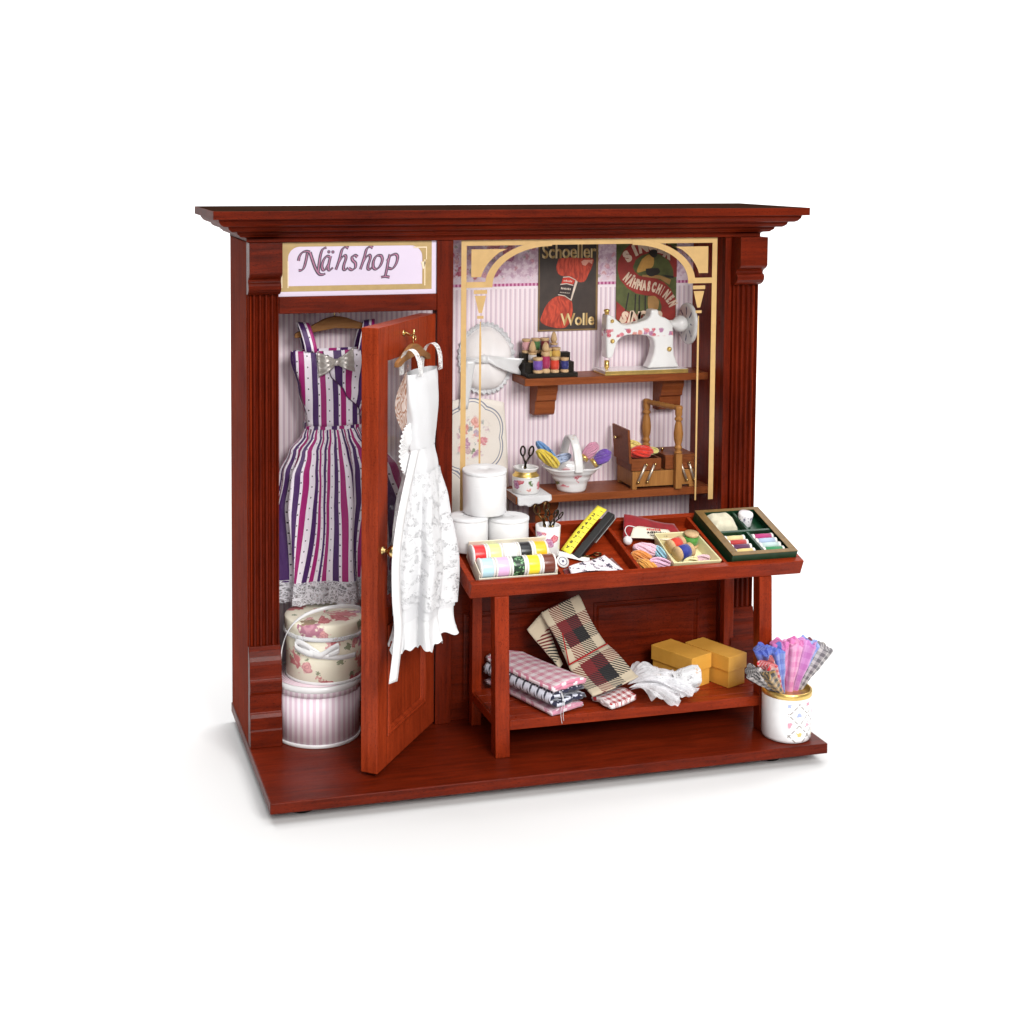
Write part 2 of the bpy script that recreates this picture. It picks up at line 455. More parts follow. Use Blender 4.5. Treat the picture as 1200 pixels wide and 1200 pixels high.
wp = n.mix(n.M('GREATER_THAN', s[2], 18.02), st, srgb(238, 224, 230))
wp = n.mix(n.M('GREATER_THAN', s[2], 18.14), wp, ln)
wp = n.mix(n.M('GREATER_THAN', s[2], 18.27), wp, bd)
WALLPAPER = n.done(wp, .7)
m = MB(); m.box(.364, 21.9, YB, YB + .05, .002, 20.44); m.build('wallpaper', WALLPAPER, shop)

# cornice: mitred moulding lofted from nested outlines, flat on top
m = MB()
prof = [(0, 21.72), (0, 21.40), (.24, 21.38), (.26, 21.27), (.36, 21.15), (.46, 21.10), (.66, 21.09), (.68, 20.99), (.78, 20.90), (.86, 20.87), (1.06, 20.86), (1.08, 20.76), (1.18, 20.70),
        (1.19, 20.66), (1.42, 20.63), (1.5, 20.58), (1.5, 20.42)]
rings = []
for o_, z in prof:
    rings.append([(-1.46 + o_, -1.08 + o_, z), (24.07 - o_, -1.08 + o_, z), (24.07 - o_, 5.17, z), (-1.46 + o_, 5.17, z)])
vs = [p for r in rings for p in r]; fs = []
for i in range(len(rings) - 1):
    for k in range(4): fs.append((i * 4 + k, (i + 1) * 4 + k, (i + 1) * 4 + (k + 1) % 4, i * 4 + (k + 1) % 4))
fs.append((0, 1, 2, 3)); L = (len(rings) - 1) * 4; fs.append((L + 3, L + 2, L + 1, L))
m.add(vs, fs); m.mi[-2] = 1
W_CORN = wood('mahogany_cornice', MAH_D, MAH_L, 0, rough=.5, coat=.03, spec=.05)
m.build('cornice', [W_CORN, wood('dark_top', (.012, .006, .004), (.035, .016, .010), 0, rough=.9, coat=0, spec=0)], shop, .018)  # top face alone gets a near-black colour

def pilaster(x0, x1):
    m = MB(); N = 60; fl = 5; pts = []
    for i in range(N + 1):
        t = i / N; x = lerp(x0 + .04, x1 - .04, t)
        a = (t * fl) % 1.0
        y = .38 + (.13 * math.sin(PI * min(1, max(0, (a - .14) / .72))) if .14 < a < .86 else 0)
        pts.append((x, y))
    poly = pts + [(x1 - .04, .84), (x0 + .04, .84)]
    m.prism(poly, 3.95, 18.6, 'xy')
    pil = m.build('pilaster', W_Z, shop)
    pl = [(.84, 4.06), (.34, 4.04), (.30, 3.86), (.17, 3.66), (.10, 3.5), (.06, 3.36), (.06, 2.86), (-.02, 2.80), (-.05, 2.70), (-.05, 2.28), (-.01, 2.2), (.05, 2.16), (.05, 1.42), (.0, 1.36),
          (-.06, 1.22), (-.06, .74), (-.10, .68), (-.10, .002), (.84, .002)]
    m = MB(); m.prism(pl, x0, x1, 'yz'); m.build('plinth', W_X, pil, .02)
    cp = [(.84, 20.44), (-.32, 20.44), (-.32, 19.22), (-.22, 19.12), (-.04, 19.03), (.06, 18.96), (.08, 18.86), (-.02, 18.82), (-.07, 18.72), (-.05, 18.58), (.06, 18.46), (.2, 18.38), (.36, 18.34), (.84, 18.34)]
    m = MB(); m.prism(cp, x0 - .005, x1 + .005, 'yz'); m.build('capital', W_X, pil, .02)
pilaster(.05, 1.36); pilaster(21.26, 22.53)

m = MB(); m.box(7.95, 8.65, .5, 1.2, .002, 20.44); m.build('post', W_Z, shop, .03)
m = MB(); m.box(1.362, 7.948, .52, 1.0, 17.53, 18.22); m.build('lintel', W_X, shop, .025)
m = MB(); m.box(20.98, 21.3, .53, .855, .002, 20.44); m.build('jamb', W_Z, shop, .02)

# board below the window with two raised panels
kb = MB(); kb.box(8.652, 21.10, .8, 1.1, .002, 7.9); kb = kb.build('window_board', W_X, shop, .02)
def moulded_frame(x0, x1, z0, z1, y, parent, wd=.26, fn=None):
    m = MB(); pr = [(0, 0), (.02, .05), (.10, .07), (.13, .03), (.18, .06), (wd, .0)]
    vs, fs = [], []
    for o_, h in pr:
        for X, Z in ((x0 + o_, z0 + o_), (x1 - o_, z0 + o_), (x1 - o_, z1 - o_), (x0 + o_, z1 - o_)): vs.append((X, y - h, Z))
    for i in range(len(pr) - 1):
        for k in range(4): fs.append((i * 4 + k, i * 4 + (k + 1) % 4, (i + 1) * 4 + (k + 1) % 4, (i + 1) * 4 + k))
    m.add(vs, fs); return m.build('moulding', W_X, parent)
moulded_frame(9.25, 14.5, .8, 4.62, .797, kb); moulded_frame(15.15, 20.15, .8, 4.62, .797, kb)

# window pane of clear acrylic with the arch printed in gold
n = NT('clear_acrylic')
gl = n.node('ShaderNodeBsdfGlossy'); gl.inputs['Roughness'].default_value = .03
tr = n.node('ShaderNodeBsdfTransparent'); tr.inputs[0].default_value = (.975, .975, .975, 1)
fr_ = n.node('ShaderNodeLayerWeight'); fr_.inputs['Blend'].default_value = .5
fp = n.M('ADD', .014, n.M('MULTIPLY', n.M('POWER', fr_.outputs['Facing'], 4.0), .3))
mx = n.node('ShaderNodeMixShader'); L_ = n.t.links
L_.new(fp, mx.inputs[0]); L_.new(tr.outputs[0], mx.inputs[1]); L_.new(gl.outputs[0], mx.inputs[2]); L_.new(mx.outputs[0], n.out.inputs['Surface'])
ACRYL = n.m
m = MB(); m.box(8.66, 20.66, .62, .68, 7.95, 20.43); pane = m.build('window_pane', ACRYL, shop)
m = MB(); Yp = .615; th = .006
def gold(poly): m.prism(poly, Yp - th, Yp, 'xz')
gold([(9.02, 8.9), (9.25, 8.9), (9.25, 20.17), (20.39, 20.17), (20.39, 8.9), (20.62, 8.9), (20.62, 20.40), (9.02, 20.40)])
Yp -= .008
for sgn, X in ((1, 9.25), (-1, 20.39)):
    f = lambda pts: gold([(X + sgn * a, b) for a, b in pts])
    arc = lambda r0x, r0z, n_=16: [(3.75 - r0x * math.cos(q * PI / 2 / n_), 18.5 + r0z * math.sin(q * PI / 2 / n_)) for q in range(n_ + 1)]
    inner = arc(2.62, 1.62); outer = arc(2.95, 1.86)
    Yp -= .008
    for a in range(16):
        f([outer[a], outer[a + 1], inner[a + 1], inner[a]])
    Yp += .008
    f([(-.002, 18.42), (1.13, 18.42), (1.13, 18.66), (-.002, 18.66)])
    # corner block with a hollowed side
    blk = [(.20, 18.86), (.62, 18.86)] + [(3.75 - 3.18 * math.cos(q), 18.5 + 2.02 * math.sin(q)) for q in [x * .125 for x in range(1, 7)]] + [(1.75, 20.02), (.20, 20.02)]
    f(blk)
    f([(.32, 18.16), (.90, 18.16), (.90, 18.32), (.32, 18.32)])
    f([(.36, 18.08), (.86, 18.08), (.68, 17.36), (.54, 17.36)])
    f([(.47, 17.12), (.75, 17.12), (.75, 17.24), (.47, 17.24)])
    f([(.58, 8.9), (.65, 8.9), (.66, 16.2), (.63, 17.0), (.59, 17.0), (.57, 16.2)])
m.build('gold_print', PAPERGOLD, pane)

# name board over the door
n = NT('sign_card'); SIGN = n.done(n.mix(n.noise(n.obj(), .5, 2), srgb(212, 200, 222), srgb(218, 204, 220)), .4, coat=.1)
m = MB(); m.box(1.362, 7.946, .62, .72, 18.222, 20.44); sign = m.build('sign_board', SIGN, shop)
X0, Z0, U = 1.40, 20.62, 6.53 / 182 / 6                       # sign artwork unit
sp = lambda x, y: (X0 + (x - 54) * U, Z0 - (y + 14) * U)
m = MB(); Yp = .612; th = .006
def arch_in(x0, x1, y0, y1, r):
    q = [(x0, y1)] + [(x0 + r - r * math.cos(a * PI / 16), y0 + r * .95 - r * .95 * math.sin(a * PI / 16)) for a in range(9)]
    q += [(x1 - r + r * math.sin(a * PI / 16), y0 + r * .95 - r * .95 * math.cos(a * PI / 16)) for a in range(9)] + [(x1, y1)]
    return q
inn = arch_in(112, 1048, 52, 318, 84); ou = []
for x, y in inn:                                                # outline with the same number of corners
    cx_, cy_ = 580, 190
    ou.append((62 if x < 300 else (1115 if x > 850 else x), 355 if y > 300 else (22 if (x > 196 and x < 964) or y < 100 else y)))
for a in range(len(inn)):
    b = (a + 1) % len(inn)
    pts = [sp(*ou[a]), sp(*ou[b]), sp(*inn[b]), sp(*inn[a])]
    if len({(round(p[0], 4), round(p[1], 4)) for p in pts}) >= 3: gold(pts)
m.build('gold_border', plain('sign_gold', srgb(176, 148, 96)[:3], .4, var=.06), sign)
m = MB(); Yp = .602
for x in (66, 108): gold([sp(x, 330), sp(x + 7, 330), sp(x + 7, 150), sp(x, 150)])
m.build('sign_column', plain('sign_cream', srgb(232, 212, 180)[:3], .4, var=.05), sign)
m = MB(); Yp = .600
for x in (1050,): gold([sp(x, 215), sp(x + 10, 215), sp(x + 22, 165), sp(x - 12, 165)])
gold([sp(1062, 330), sp(1069, 330), sp(1069, 150), sp(1062, 150)]); gold([sp(985, 62), sp(1080, 62), sp(1080, 70), sp(985, 70)]); gold([sp(1074, 70), sp(1080, 70), sp(1080, 150), sp(1074, 150)])
m.build('sign_column', plain('sign_cream', srgb(232, 212, 180)[:3], .4, var=.05), sign)

def spline(P, k=7):
    out = []
    for i in range(len(P) - 1):
        p0, p1, p2, p3 = P[max(i - 1, 0)], P[i], P[i + 1], P[min(i + 2, len(P) - 1)]
        for j in range(k):
            t = j / k
            out.append(tuple(.5 * (2 * p1[c] + (p2[c] - p0[c]) * t + (2 * p0[c] - 5 * p1[c] + 4 * p2[c] - p3[c]) * t * t + (-p0[c] + 3 * p1[c] - 3 * p2[c] + p3[c]) * t ** 3) for c in range(2)))
    return out + [P[-1]]
STROKES = [
    [(183, 148), (190, 118), (210, 92), (238, 84), (262, 92)], [(244, 96), (236, 140), (222, 190), (206, 210), (184, 213)],
    [(262, 90), (278, 140), (300, 200), (325, 238), (350, 243), (368, 236)], [(318, 225), (326, 160), (336, 105), (350, 72), (376, 60)],
    [(398, 124), (376, 120), (354, 148), (344, 186), (352, 211), (370, 206), (390, 172)], [(404, 118), (392, 170), (388, 205), (400, 213), (420, 196)],
    [(528, 66), (508, 58), (484, 76), (468, 130), (452, 180), (440, 212)], [(456, 168), (480, 130), (504, 116), (510, 136), (496, 180), (494, 208), (508, 212), (526, 198)],
    [(590, 128), (574, 116), (554, 126), (556, 148), (576, 170), (574, 200), (552, 214), (530, 204)],
    [(698, 66), (678, 58), (654, 76), (638, 130), (622, 180), (610, 212)], [(626, 168), (650, 130), (674, 116), (680, 136), (666, 180), (664, 208), (678, 212), (694, 198)],
    [(748, 118), (722, 124), (702, 160), (702, 200), (722, 212), (748, 192), (764, 152), (758, 124), (744, 118)],
    [(818, 112), (806, 160), (796, 215), (784, 266)], [(756, 268), (786, 264), (816, 269)], [(798, 158), (822, 124), (856, 112), (872, 132), (862, 176), (836, 210), (806, 206)]]
def brush(mb, strokes, y, w0, w1, ang, P, mi=0):
    """pen strokes as ribbons whose width follows a slanted nib"""
    nx_, ny_ = math.cos(ang), -math.sin(ang)
    for si, st_ in enumerate(strokes):
        q = spline(st_, 9); L_, R_ = [], []
        for i, p_ in enumerate(q):
            a_, b_ = q[max(i - 1, 0)], q[min(i + 1, len(q) - 1)]
            dx, dy = b_[0] - a_[0], b_[1] - a_[1]; l = math.hypot(dx, dy) or 1; dx /= l; dy /= l
            w_ = w0 + (w1 - w0) * abs(dx * ny_ - dy * nx_)
            e = 1.0
            L_.append((p_[0] - dy * w_ * e, p_[1] + dx * w_ * e)); R_.append((p_[0] + dy * w_ * e, p_[1] - dx * w_ * e))
        N_ = len(q); yy = y - si * .0004
        mb.add([(P(*v)[0], yy, P(*v)[1]) for v in L_ + R_], [(i, i + 1, N_ + i + 1, N_ + i) for i in range(N_ - 1)], mi=mi)
LINK = plain('sign_ink', srgb(66, 56, 76)[:3], .5); LPINK = plain('sign_ink_pink', srgb(168, 108, 138)[:3], .5)
m = MB(); brush(m, STROKES, .6115, 6.0, 12.6, math.radians(35), sp, 0); brush(m, STROKES, .601, .4, 4.9, math.radians(35), sp, 1)
for x, y in ((392, 90), (420, 91)):
    for rr, yy, mi in ((12, .6115, 0), (5, .601, 1)):
        m.flat([sp(x + rr * math.cos(a * PI / 4), y + rr * math.sin(a * PI / 4)) for a in range(8)], yy, mi)
m.build('lettering', [LINK, LPINK], sign, fix=False)

# wall shelves with their brackets
def shelf(x0, x1, y0, z1, th):
    m = MB(); m.box(x0, x1, y0, YB - .003, z1 - th, z1); return m.build('wall_shelf', W_SHELF, shop, .025)
def bracket(par, x0, x1, y0, z0, z1):
    d = YB - .004 - y0; h = z1 - z0
    pr = [(YB - .004, z1), (y0, z1), (y0, z1 - .22 * h), (y0 + .12 * d, z1 - .38 * h), (y0 + .16 * d, z1 - .52 * h), (y0 + .30 * d, z1 - .58 * h), (y0 + .31 * d, z1 - .8 * h), (y0 + .40 * d, z1 - .95 * h), (y0 + .52 * d, z0), (YB - .004, z0)]
    m = MB(); m.prism(pr, x0, x1, 'yz'); m.build('bracket', W_SHELF, par, .02)
s1 = shelf(12.42, 21.105, 2.2, 14.25, .32); bracket(s1, 13.25, 14.2, 2.85, 12.42, 13.928); bracket(s1, 19.2, 20.25, 2.85, 12.42, 13.928)
s2 = shelf(11.9, 21.105, 1.75, 9.2, .33); bracket(s2, 13.25, 14.2, 2.6, 7.4, 8.868)

# the open door: local x from the hinge to the free edge, local y towards the outer face
AX = Vector((-.62, -.785, 0)).normalized(); NX = Vector((.785, -.62, 0)).normalized()
DM = Matrix(((AX.x, NX.x, 0, 7.9), (AX.y, NX.y, 0, .5), (0, 0, 1, 0), (0, 0, 0, 1)))
DW, DT, DZ0, DZ1 = 5.73, .7, .15, 17.4
m = MB()
door = bpy.data.objects.new('door', None)
m.box(DW - .93, DW, -DT, 0, DZ0, DZ1); m.box(0, .95, -DT, 0, DZ0, DZ1)
m.box(.95, DW - .93, -DT + .002, -.002, 16.05, DZ1 - .002); m.box(.95, DW - .93, -DT + .002, -.002, 5.76, 6.42)
m.box(.95, DW - .93, -DT + .12, -.12, 1.3, 5.76); m.box(.95, DW - .93, -DT + .002, -.002, DZ0 + .002, 1.3)
W_DOOR = wood('door_wood', (.13, .0125, .0036), (.36, .046, .012), 2, rough=.32)
bpy.data.objects.remove(door)
door = m.build('door', W_DOOR, shop, .03, loc=DM)
m = MB(); m.box(.952, DW - .932, -.42, -.36, 6.422, 16.048); dg_ = m.build('door_glass', ACRYL, door)
def dmould(z0, z1, x0, x1):
    m = MB(); pr = [(0, -.002), (.03, .05), (.12, .07), (.16, .03), (.22, .04), (.30, -.10)]; vs, fs = [], []
    for o_, h in pr:
        for X, Z in ((x0 + o_, z0 + o_), (x1 - o_, z0 + o_), (x1 - o_, z1 - o_), (x0 + o_, z1 - o_)): vs.append((X, h, Z))
    for i in range(len(pr) - 1):
        for k in range(4): fs.append((i * 4 + k, i * 4 + (k + 1) % 4, (i + 1) * 4 + (k + 1) % 4, (i + 1) * 4 + k))
    m.add(vs, fs); m.build('moulding', W_DOOR, door)
dmould(1.3, 5.72, .98, DW - .96)
RY = Matrix.Rotation(-PI / 2, 4, 'X')
m = MB(); m.lathe([(.0, -.02), (.16, -.02), (.17, .03), (.08, .08), (.07, .2), (.17, .28), (.25, .40), (.26, .50), (.2, .6), (.08, .655), (0, .66)], 24, (DW - .45, 0, 8.8), RY)
m.build('knob', BRASS, door)
m = MB(); m.tube([(3.3, -.05, 16.95), (3.3, .12, 16.95), (3.3, .30, 16.88), (3.3, .42, 16.98), (3.3, .44, 17.12)], .05, 8); m.lathe([(0, -.02), (.13, -.02), (.13, .03), (0, .04)], 14, (3.3, 0, 16.95), RY)
m.build('hook', BRASS, door)
# ------------------------------------------------------------------ on the wall of the shop
def poster(name, label, x0, x1, z0, z1, bgmat, rim):
    m = MB(); m.box(x0, x1, YB - .06, YB - .012, z0, z1)
    o = m.build(name, bgmat, loc=(0, 0, 0)); tag(o, label, 'poster', 'advertising posters on the papered wall'); return o
PY = YB - .068
po = poster('poster', 'dark poster with a red wool skein and the cream words Schoeller Wolle', 13.60, 16.43, 16.10, 20.08, plain('poster_black', srgb(58, 46, 40)[:3], .5, var=.15), None)
# artwork coordinates: 1000 x 1200 zoomed photograph -> cm
PX = lambda x, y: (13.60 + (x - 112) / (812 - 112) * 2.83, 20.08 - (y - 112) / (1130 - 112) * 3.98)
m = MB()
for a in ([(112, 112), (125, 112), (125, 1130), (112, 1130)], [(788, 112), (812, 112), (812, 1130), (788, 1130)], [(125, 1112), (788, 1112), (788, 1130), (125, 1130)], [(125, 112), (788, 112), (788, 121), (125, 121)]):
    m.flat([PX(*q) for q in a], PY)
m.build('border', plain('poster_rim', srgb(132, 104, 62)[:3], .5), po)
n = NT('poster_wool'); q_ = n.obj(); q_ = n.vadd(q_, n.mul(n.noise(q_, 1.2, 2, out='Color'), (.5, .5, .5)))
WOOLP = n.done(n.mix(n.step(n.noise(n.mul(q_, (9, 1, 2.2)), 1.0, 3), .35, .65), srgb(150, 44, 26), srgb(206, 74, 46)), .6)
m = MB()
up = [(345, 300), (480, 290), (640, 300), (752, 310), (738, 400), (700, 480), (660, 560), (600, 575), (555, 555), (480, 505), (395, 500), (340, 470), (318, 400)]
lo = [(320, 735), (410, 728), (490, 770), (515, 860), (510, 940), (470, 1060), (400, 1098), (300, 1090), (200, 1060), (140, 1010), (160, 930), (200, 840), (260, 770)]
for pl in (up, lo): m.flat([PX(*q) for q in spline(pl + [pl[0]], 4)[:-1]], PY)
m.build('printed_skein', WOOLP, po, fix=False)
m = MB()
for pl in ([(398, 512), (470, 508), (545, 545), (570, 568), (492, 790), (420, 735), (335, 715)],): m.flat([PX(*q) for q in pl], PY - .004)
m.build('printed_band', plain('poster_band', srgb(46, 30, 30)[:3], .5), po, fix=False)
m = MB()
for pl in ([(396, 520), (468, 516), (540, 552), (520, 600), (440, 580), (378, 590)],): m.flat([PX(*q) for q in pl], PY - .008)
m.build('printed_label', plain('poster_red', srgb(196, 52, 36)[:3], .5), po, fix=False)
m = MB()
wl = lambda a, b, wd: [(a[0], a[1] - wd), (b[0], b[1] - wd), (b[0], b[1] + wd), (a[0], a[1] + wd)]
for a, b in (((398, 514), (470, 510)), ((470, 510), (545, 548)), ((366, 596), (440, 588)), ((440, 588), (520, 610)), ((340, 712), (420, 728)), ((420, 728), (490, 775))): m.flat([PX(*q) for q in wl(a, b, 5)], PY - .010)
m.flat([PX(*q) for q in [(545, 548), (570, 568), (500, 785), (486, 778)]], PY - .0102)
def ptext(s_, x0, x1, y, h, bold=0, shear=0, yy=PY - .012):
    a = PX(x0, y); b = PX(x1, y); text_fit(m, s_, a[0], b[0], a[1], h * 3.98 / 1018, yy, bold, shear)
rw = random.Random(4)
for y0, xa, xb, hh in ((562, 404, 505, 22), (650, 374, 480, 24), (690, 362, 475, 12)):            # unreadable small print on the band
    x = xa
    while x < xb:
        wq = rw.uniform(7, 15); dy = (x - xa) * .12
        m.flat([PX(x, y0 + dy), PX(x + wq * .75, y0 + dy + 2), PX(x + wq * .75 + 4, y0 + dy - hh * rw.uniform(.6, 1)), PX(x + 4, y0 + dy - hh * rw.uniform(.6, 1))], PY - .012); x += wq + 4
m.build('printed_words', plain('poster_pale', srgb(214, 196, 180)[:3], .5), po, fix=False)
m = MB()
n = NT('poster_lettering'); POLET = n.done(n.mix(n.step(n.M('FRACT', n.M('MULTIPLY', n.sep(n.obj())[0], 3.1)), .3, .7), srgb(176, 140, 82), srgb(226, 200, 146)), .5)
ptext('Schoeller', 150, 785, 292, 158, .022, yy=PY - .012); m.build('lettering', POLET, po, fix=False); m = MB(); ptext('Wolle', 370, 772, 1065, 140, .024, yy=PY - .014)
m.build('lettering', POLET, po, fix=False)
m = MB(); m.flat([PX(*q) for q in [(610, 340), (640, 318), (700, 322), (745, 318), (738, 370), (700, 345), (660, 388), (625, 375)]], PY - .004)
m.build('printed_highlight', plain('poster_shine', srgb(216, 150, 128)[:3], .5), po, fix=False)

po2 = poster('poster', 'green poster with a big red S and white lettering behind the sewing machine', 17.32, 20.26, 16.40, 20.04, plain('poster_green', srgb(84, 90, 44)[:3], .5, var=.2), None)
QX = lambda x, y: (17.32 + (x - 130) / (835 - 130) * 2.94, 20.04 - (y - 95) / (1010 - 95) * 3.64)
ESS = [(790, 470), (800, 380), (760, 240), (690, 150), (560, 100), (440, 100), (320, 130), (220, 220), (165, 330), (170, 440), (230, 560), (330, 640), (440, 680), (540, 695), (620, 730), (660, 800), (650, 900), (600, 960), (500, 1000)]
m = MB()
outer = [(838, 500), (836, 250), (760, 140), (640, 100), (440, 97), (300, 110), (210, 190), (150, 300), (140, 400), (170, 520), (260, 620), (360, 680), (470, 705), (570, 715), (640, 760), (665, 840), (650, 920), (590, 945), (480, 935), (370, 920), (260, 880), (133, 765), (133, 970), (240, 1025), (830, 1008), (828, 760), (770, 640), (690, 560), (600, 515), (500, 500), (400, 480), (340, 430), (320, 380), (350, 300), (420, 250), (520, 215), (640, 240), (740, 310), (795, 420), (800, 500)]
m.flat([QX(*q) for q in outer], PY); m.build('printed_letter', plain('poster_crimson', srgb(150, 44, 36)[:3], .5, var=.15), po2, fix=False)
def blob(pl, y=PY, k=4): m.flat([QX(*q) for q in spline(pl + [pl[0]], k)[:-1]], y)
m = MB(); blob([(425, 290), (500, 240), (560, 270), (560, 360), (520, 400), (440, 430), (370, 440), (380, 380)], PY - .004); m.build('printed_blouse', plain('poster_ochre', srgb(196, 146, 70)[:3], .5), po2, fix=False)
m = MB(); blob([(500, 220), (530, 185), (590, 190), (600, 250), (560, 275), (520, 250)], PY - .016); blob([(470, 400), (560, 395), (620, 400), (635, 450), (540, 490), (480, 460)], PY - .006)
for a, b in (((275, 670), (240, 880)), ((355, 690), (350, 920)), ((470, 705), (470, 930)), ((400, 700), (400, 920))): m.flat([QX(*q) for q in [(a[0] - 8, a[1]), (a[0] + 8, a[1]), (b[0] + 8, b[1]), (b[0] - 8, b[1])]], PY - .006)
m.flat([QX(*q) for q in [(660, 470), (800, 490), (800, 515), (720, 505)]], PY - .006)
m.build('printed_machine', plain('poster_dark', srgb(40, 34, 28)[:3], .5), po2, fix=False)
m = MB(); m.flat([QX(*q) for q in [(430, 470), (640, 480), (770, 530), (752, 590), (640, 520), (430, 490)]], PY - .005)
blob([(500, 720), (580, 715), (630, 780), (610, 880), (530, 900), (500, 820)], PY - .005)
m.build('printed_table', plain('poster_tan', srgb(170, 128, 74)[:3], .5), po2, fix=False)
m = MB()
def qletter(ch, x, y, h, wd, ang, cream=0):
    c_, s_ = math.cos(math.radians(ang)), math.sin(math.radians(ang)); u_ = 2.94 / 705; v_ = 3.64 / 915
    o_ = QX(x, y)
    letter(m, ch, lambda a, b: (o_[0] + a * c_ - b * s_, PY - .012, o_[1] + a * s_ + b * c_), wd * u_ / .56, h * v_ / .73, centre=True, bold=.075)
for ch, x, y, a in (('S', 285, 300, 38), ('I', 362, 240, 26), ('N', 445, 205, 12), ('G', 545, 190, 0), ('E', 640, 215, -14), ('R', 715, 275, -28)):
    qletter(ch, x, y, 120, 80, a)
m.build('lettering', plain('poster_white', srgb(222, 196, 172)[:3], .5), po2, fix=False)
m = MB()
for ch, x, y, a in zip('NÄHMASCHINEN', (222, 272, 328, 390, 450, 504, 558, 610, 646, 690, 726, 752), (530, 580, 610, 628, 640, 648, 660, 680, 700, 735, 780, 822), (-42, -34, -20, -12, -6, -6, -14, -24, -30, -40, -52, -68)): qletter(ch, x, y, 104, 35 if ch not in 'MI' else (44 if ch == 'M' else 14), a)
m.build('lettering', plain('poster_white', srgb(222, 196, 172)[:3], .5), po2, fix=False)
m = MB()
for ch, x, y, a in (('S', 205, 1000, -22), ('I', 280, 1028, -16), ('N', 350, 1042, -8), ('G', 440, 1050, 0), ('E', 560, 1050, 6), ('R', 660, 1040, 10)):
    qletter(ch, x, min(y, 1003), 118, 84, a)
m.build('lettering', plain('poster_white', srgb(222, 196, 172)[:3], .5), po2, fix=False)

# bonnet hanging at the left of the window
n = NT('bonnet_cloth'); BON = n.done(n.mix(n.noise(n.obj(), .9, 3), srgb(226, 218, 214), srgb(246, 244, 246)), .8, sheen=.3)
bon = thing('bonnet', 'white frilled bonnet with a wide satin ribbon hanging on the striped wallpaper', 'bonnet', (11.15, YB - .01, 14.85))
m = MB()
def bshape(a, b):                                               # a around, b from rim to crown
    t = 2 * PI * a; r = 1 - b
    rx = 1.16 + .06 * math.sin(3 * t + .5); rz = 1.55 - .25 * (math.sin(t) < 0) * abs(math.sin(t))
    h = .62 * math.sqrt(max(0, 1 - r * r)) + .05 * math.sin(5 * t + 3 * b) * r
    return (rx * r * math.cos(t) * (1 + .0), -.05 - h, rz * r * math.sin(t))
m.grid(bshape, 48, 14, closed=True); m.build('crown', BON, bon)
m = MB()
def frill(a, b):
    t = 2 * PI * a; rx = 1.16 + .06 * math.sin(3 * t + .5); rz = 1.55 - .25 * (math.sin(t) < 0) * abs(math.sin(t))
    k = .97 + .15 * b + .028 * math.sin(34 * t) * b
    return (rx * k * math.cos(t), -.06 - .08 * b - .06 * math.sin(34 * t + 1) * b, rz * k * math.sin(t))
m.grid(frill, 240, 3, closed=True, thick=.02); m.build('frill', LACE, bon)
m = MB()
m.grid(lambda a, b: (-.30 + 1.62 * a + .24 * a ** 8 * abs(2 * b - 1), -.66 - .10 * math.sin(PI * a) - .10 * math.sin(5 * a + 2.2 * b), .24 - .46 * a + (b - .5) * (.26 + .50 * a) + (.12 if .0 < b < 1 else 0) * 0 - (0 if a < .97 else .16 * (0.5 - abs(b - .5)) * 0)), 16, 6, thick=.025)
m.grid(lambda a, b: (-.85 - .25 * a + (b - .5) * .42, -.66 + .30 * a, .15 - 2.2 * a), 10, 4, thick=.025)
m.grid(lambda a, b: (-1.12 + 2.2 * a, -.07 - .66 * math.sqrt(max(0, 1 - ((-1.12 + 2.2 * a) / 1.2) ** 2)) - .03, .16 - .10 * a + (b - .5) * .22), 20, 3, thick=.02)
m.lathe([(0, -.10), (.16, -.09), (.2, 0), (.16, .09), (0, .10)], 16, (-.30, -.74, .20), Matrix.Rotation(PI / 2, 4, 'X'))
m.build('ribbon', SATIN, bon)

# printed cloth with a scalloped blue medallion and a bouquet
n = NT('printed_cloth'); s_ = n.sep(n.obj()); 
def medal(cx, cz, rx, rz):
    dx = n.M('DIVIDE', n.M('SUBTRACT', s_[0], cx), rx); dz = n.M('DIVIDE', n.M('SUBTRACT', s_[2], cz), rz)
    r = n.M('SQRT', n.M('ADD', n.M('MULTIPLY', dx, dx), n.M('MULTIPLY', dz, dz))); a = n.M('ARCTAN2', dz, dx)
    r = n.M('ADD', r, n.M('MULTIPLY', n.M('ABSOLUTE', n.M('SINE', n.M('MULTIPLY', a, 3.0))), -.10))
    l1 = n.M('LESS_THAN', n.M('ABSOLUTE', n.M('SUBTRACT', r, .92)), .017); l2 = n.M('LESS_THAN', n.M('ABSOLUTE', n.M('SUBTRACT', r, .84)), .012)
    return n.M('MAXIMUM', l1, l2), r
l1, r1 = medal(10.5, 11.45, 1.5, 1.75); l2, _ = medal(9.35, 8.6, 1.35, 1.55); l3, _ = medal(8.7, 15.2, .9, 1.7)
c = n.mix(n.noise(n.obj(), .6, 3), srgb(222, 210, 198), srgb(240, 234, 226))
fc, fm = flowers(n, n.comb(s_[0], s_[2]), 1.9, .95, leaf=.15); gc, gm = flowers(n, n.vadd(n.comb(s_[0], s_[2]), (7, 3, 0)), 2.9, .8, leaf=.6)
inside = n.M('SUBTRACT', 1.0, n.step(n.M('ADD', r1, n.M('MULTIPLY', n.noise(n.obj(), 1.6, 2), .5)), .66, .82))
c = n.mix(n.M('MULTIPLY', n.M('MULTIPLY', gm, inside), .7), c, n.mix(.4, gc, srgb(110, 134, 170)))
c = n.mix(n.M('MULTIPLY', n.M('MULTIPLY', fm, n.M('SUBTRACT', 1.0, n.step(n.M('ADD', r1, n.M('MULTIPLY', n.noise(n.obj(), 1.6, 2), .5)), .62, .78))), .85), c, fc)
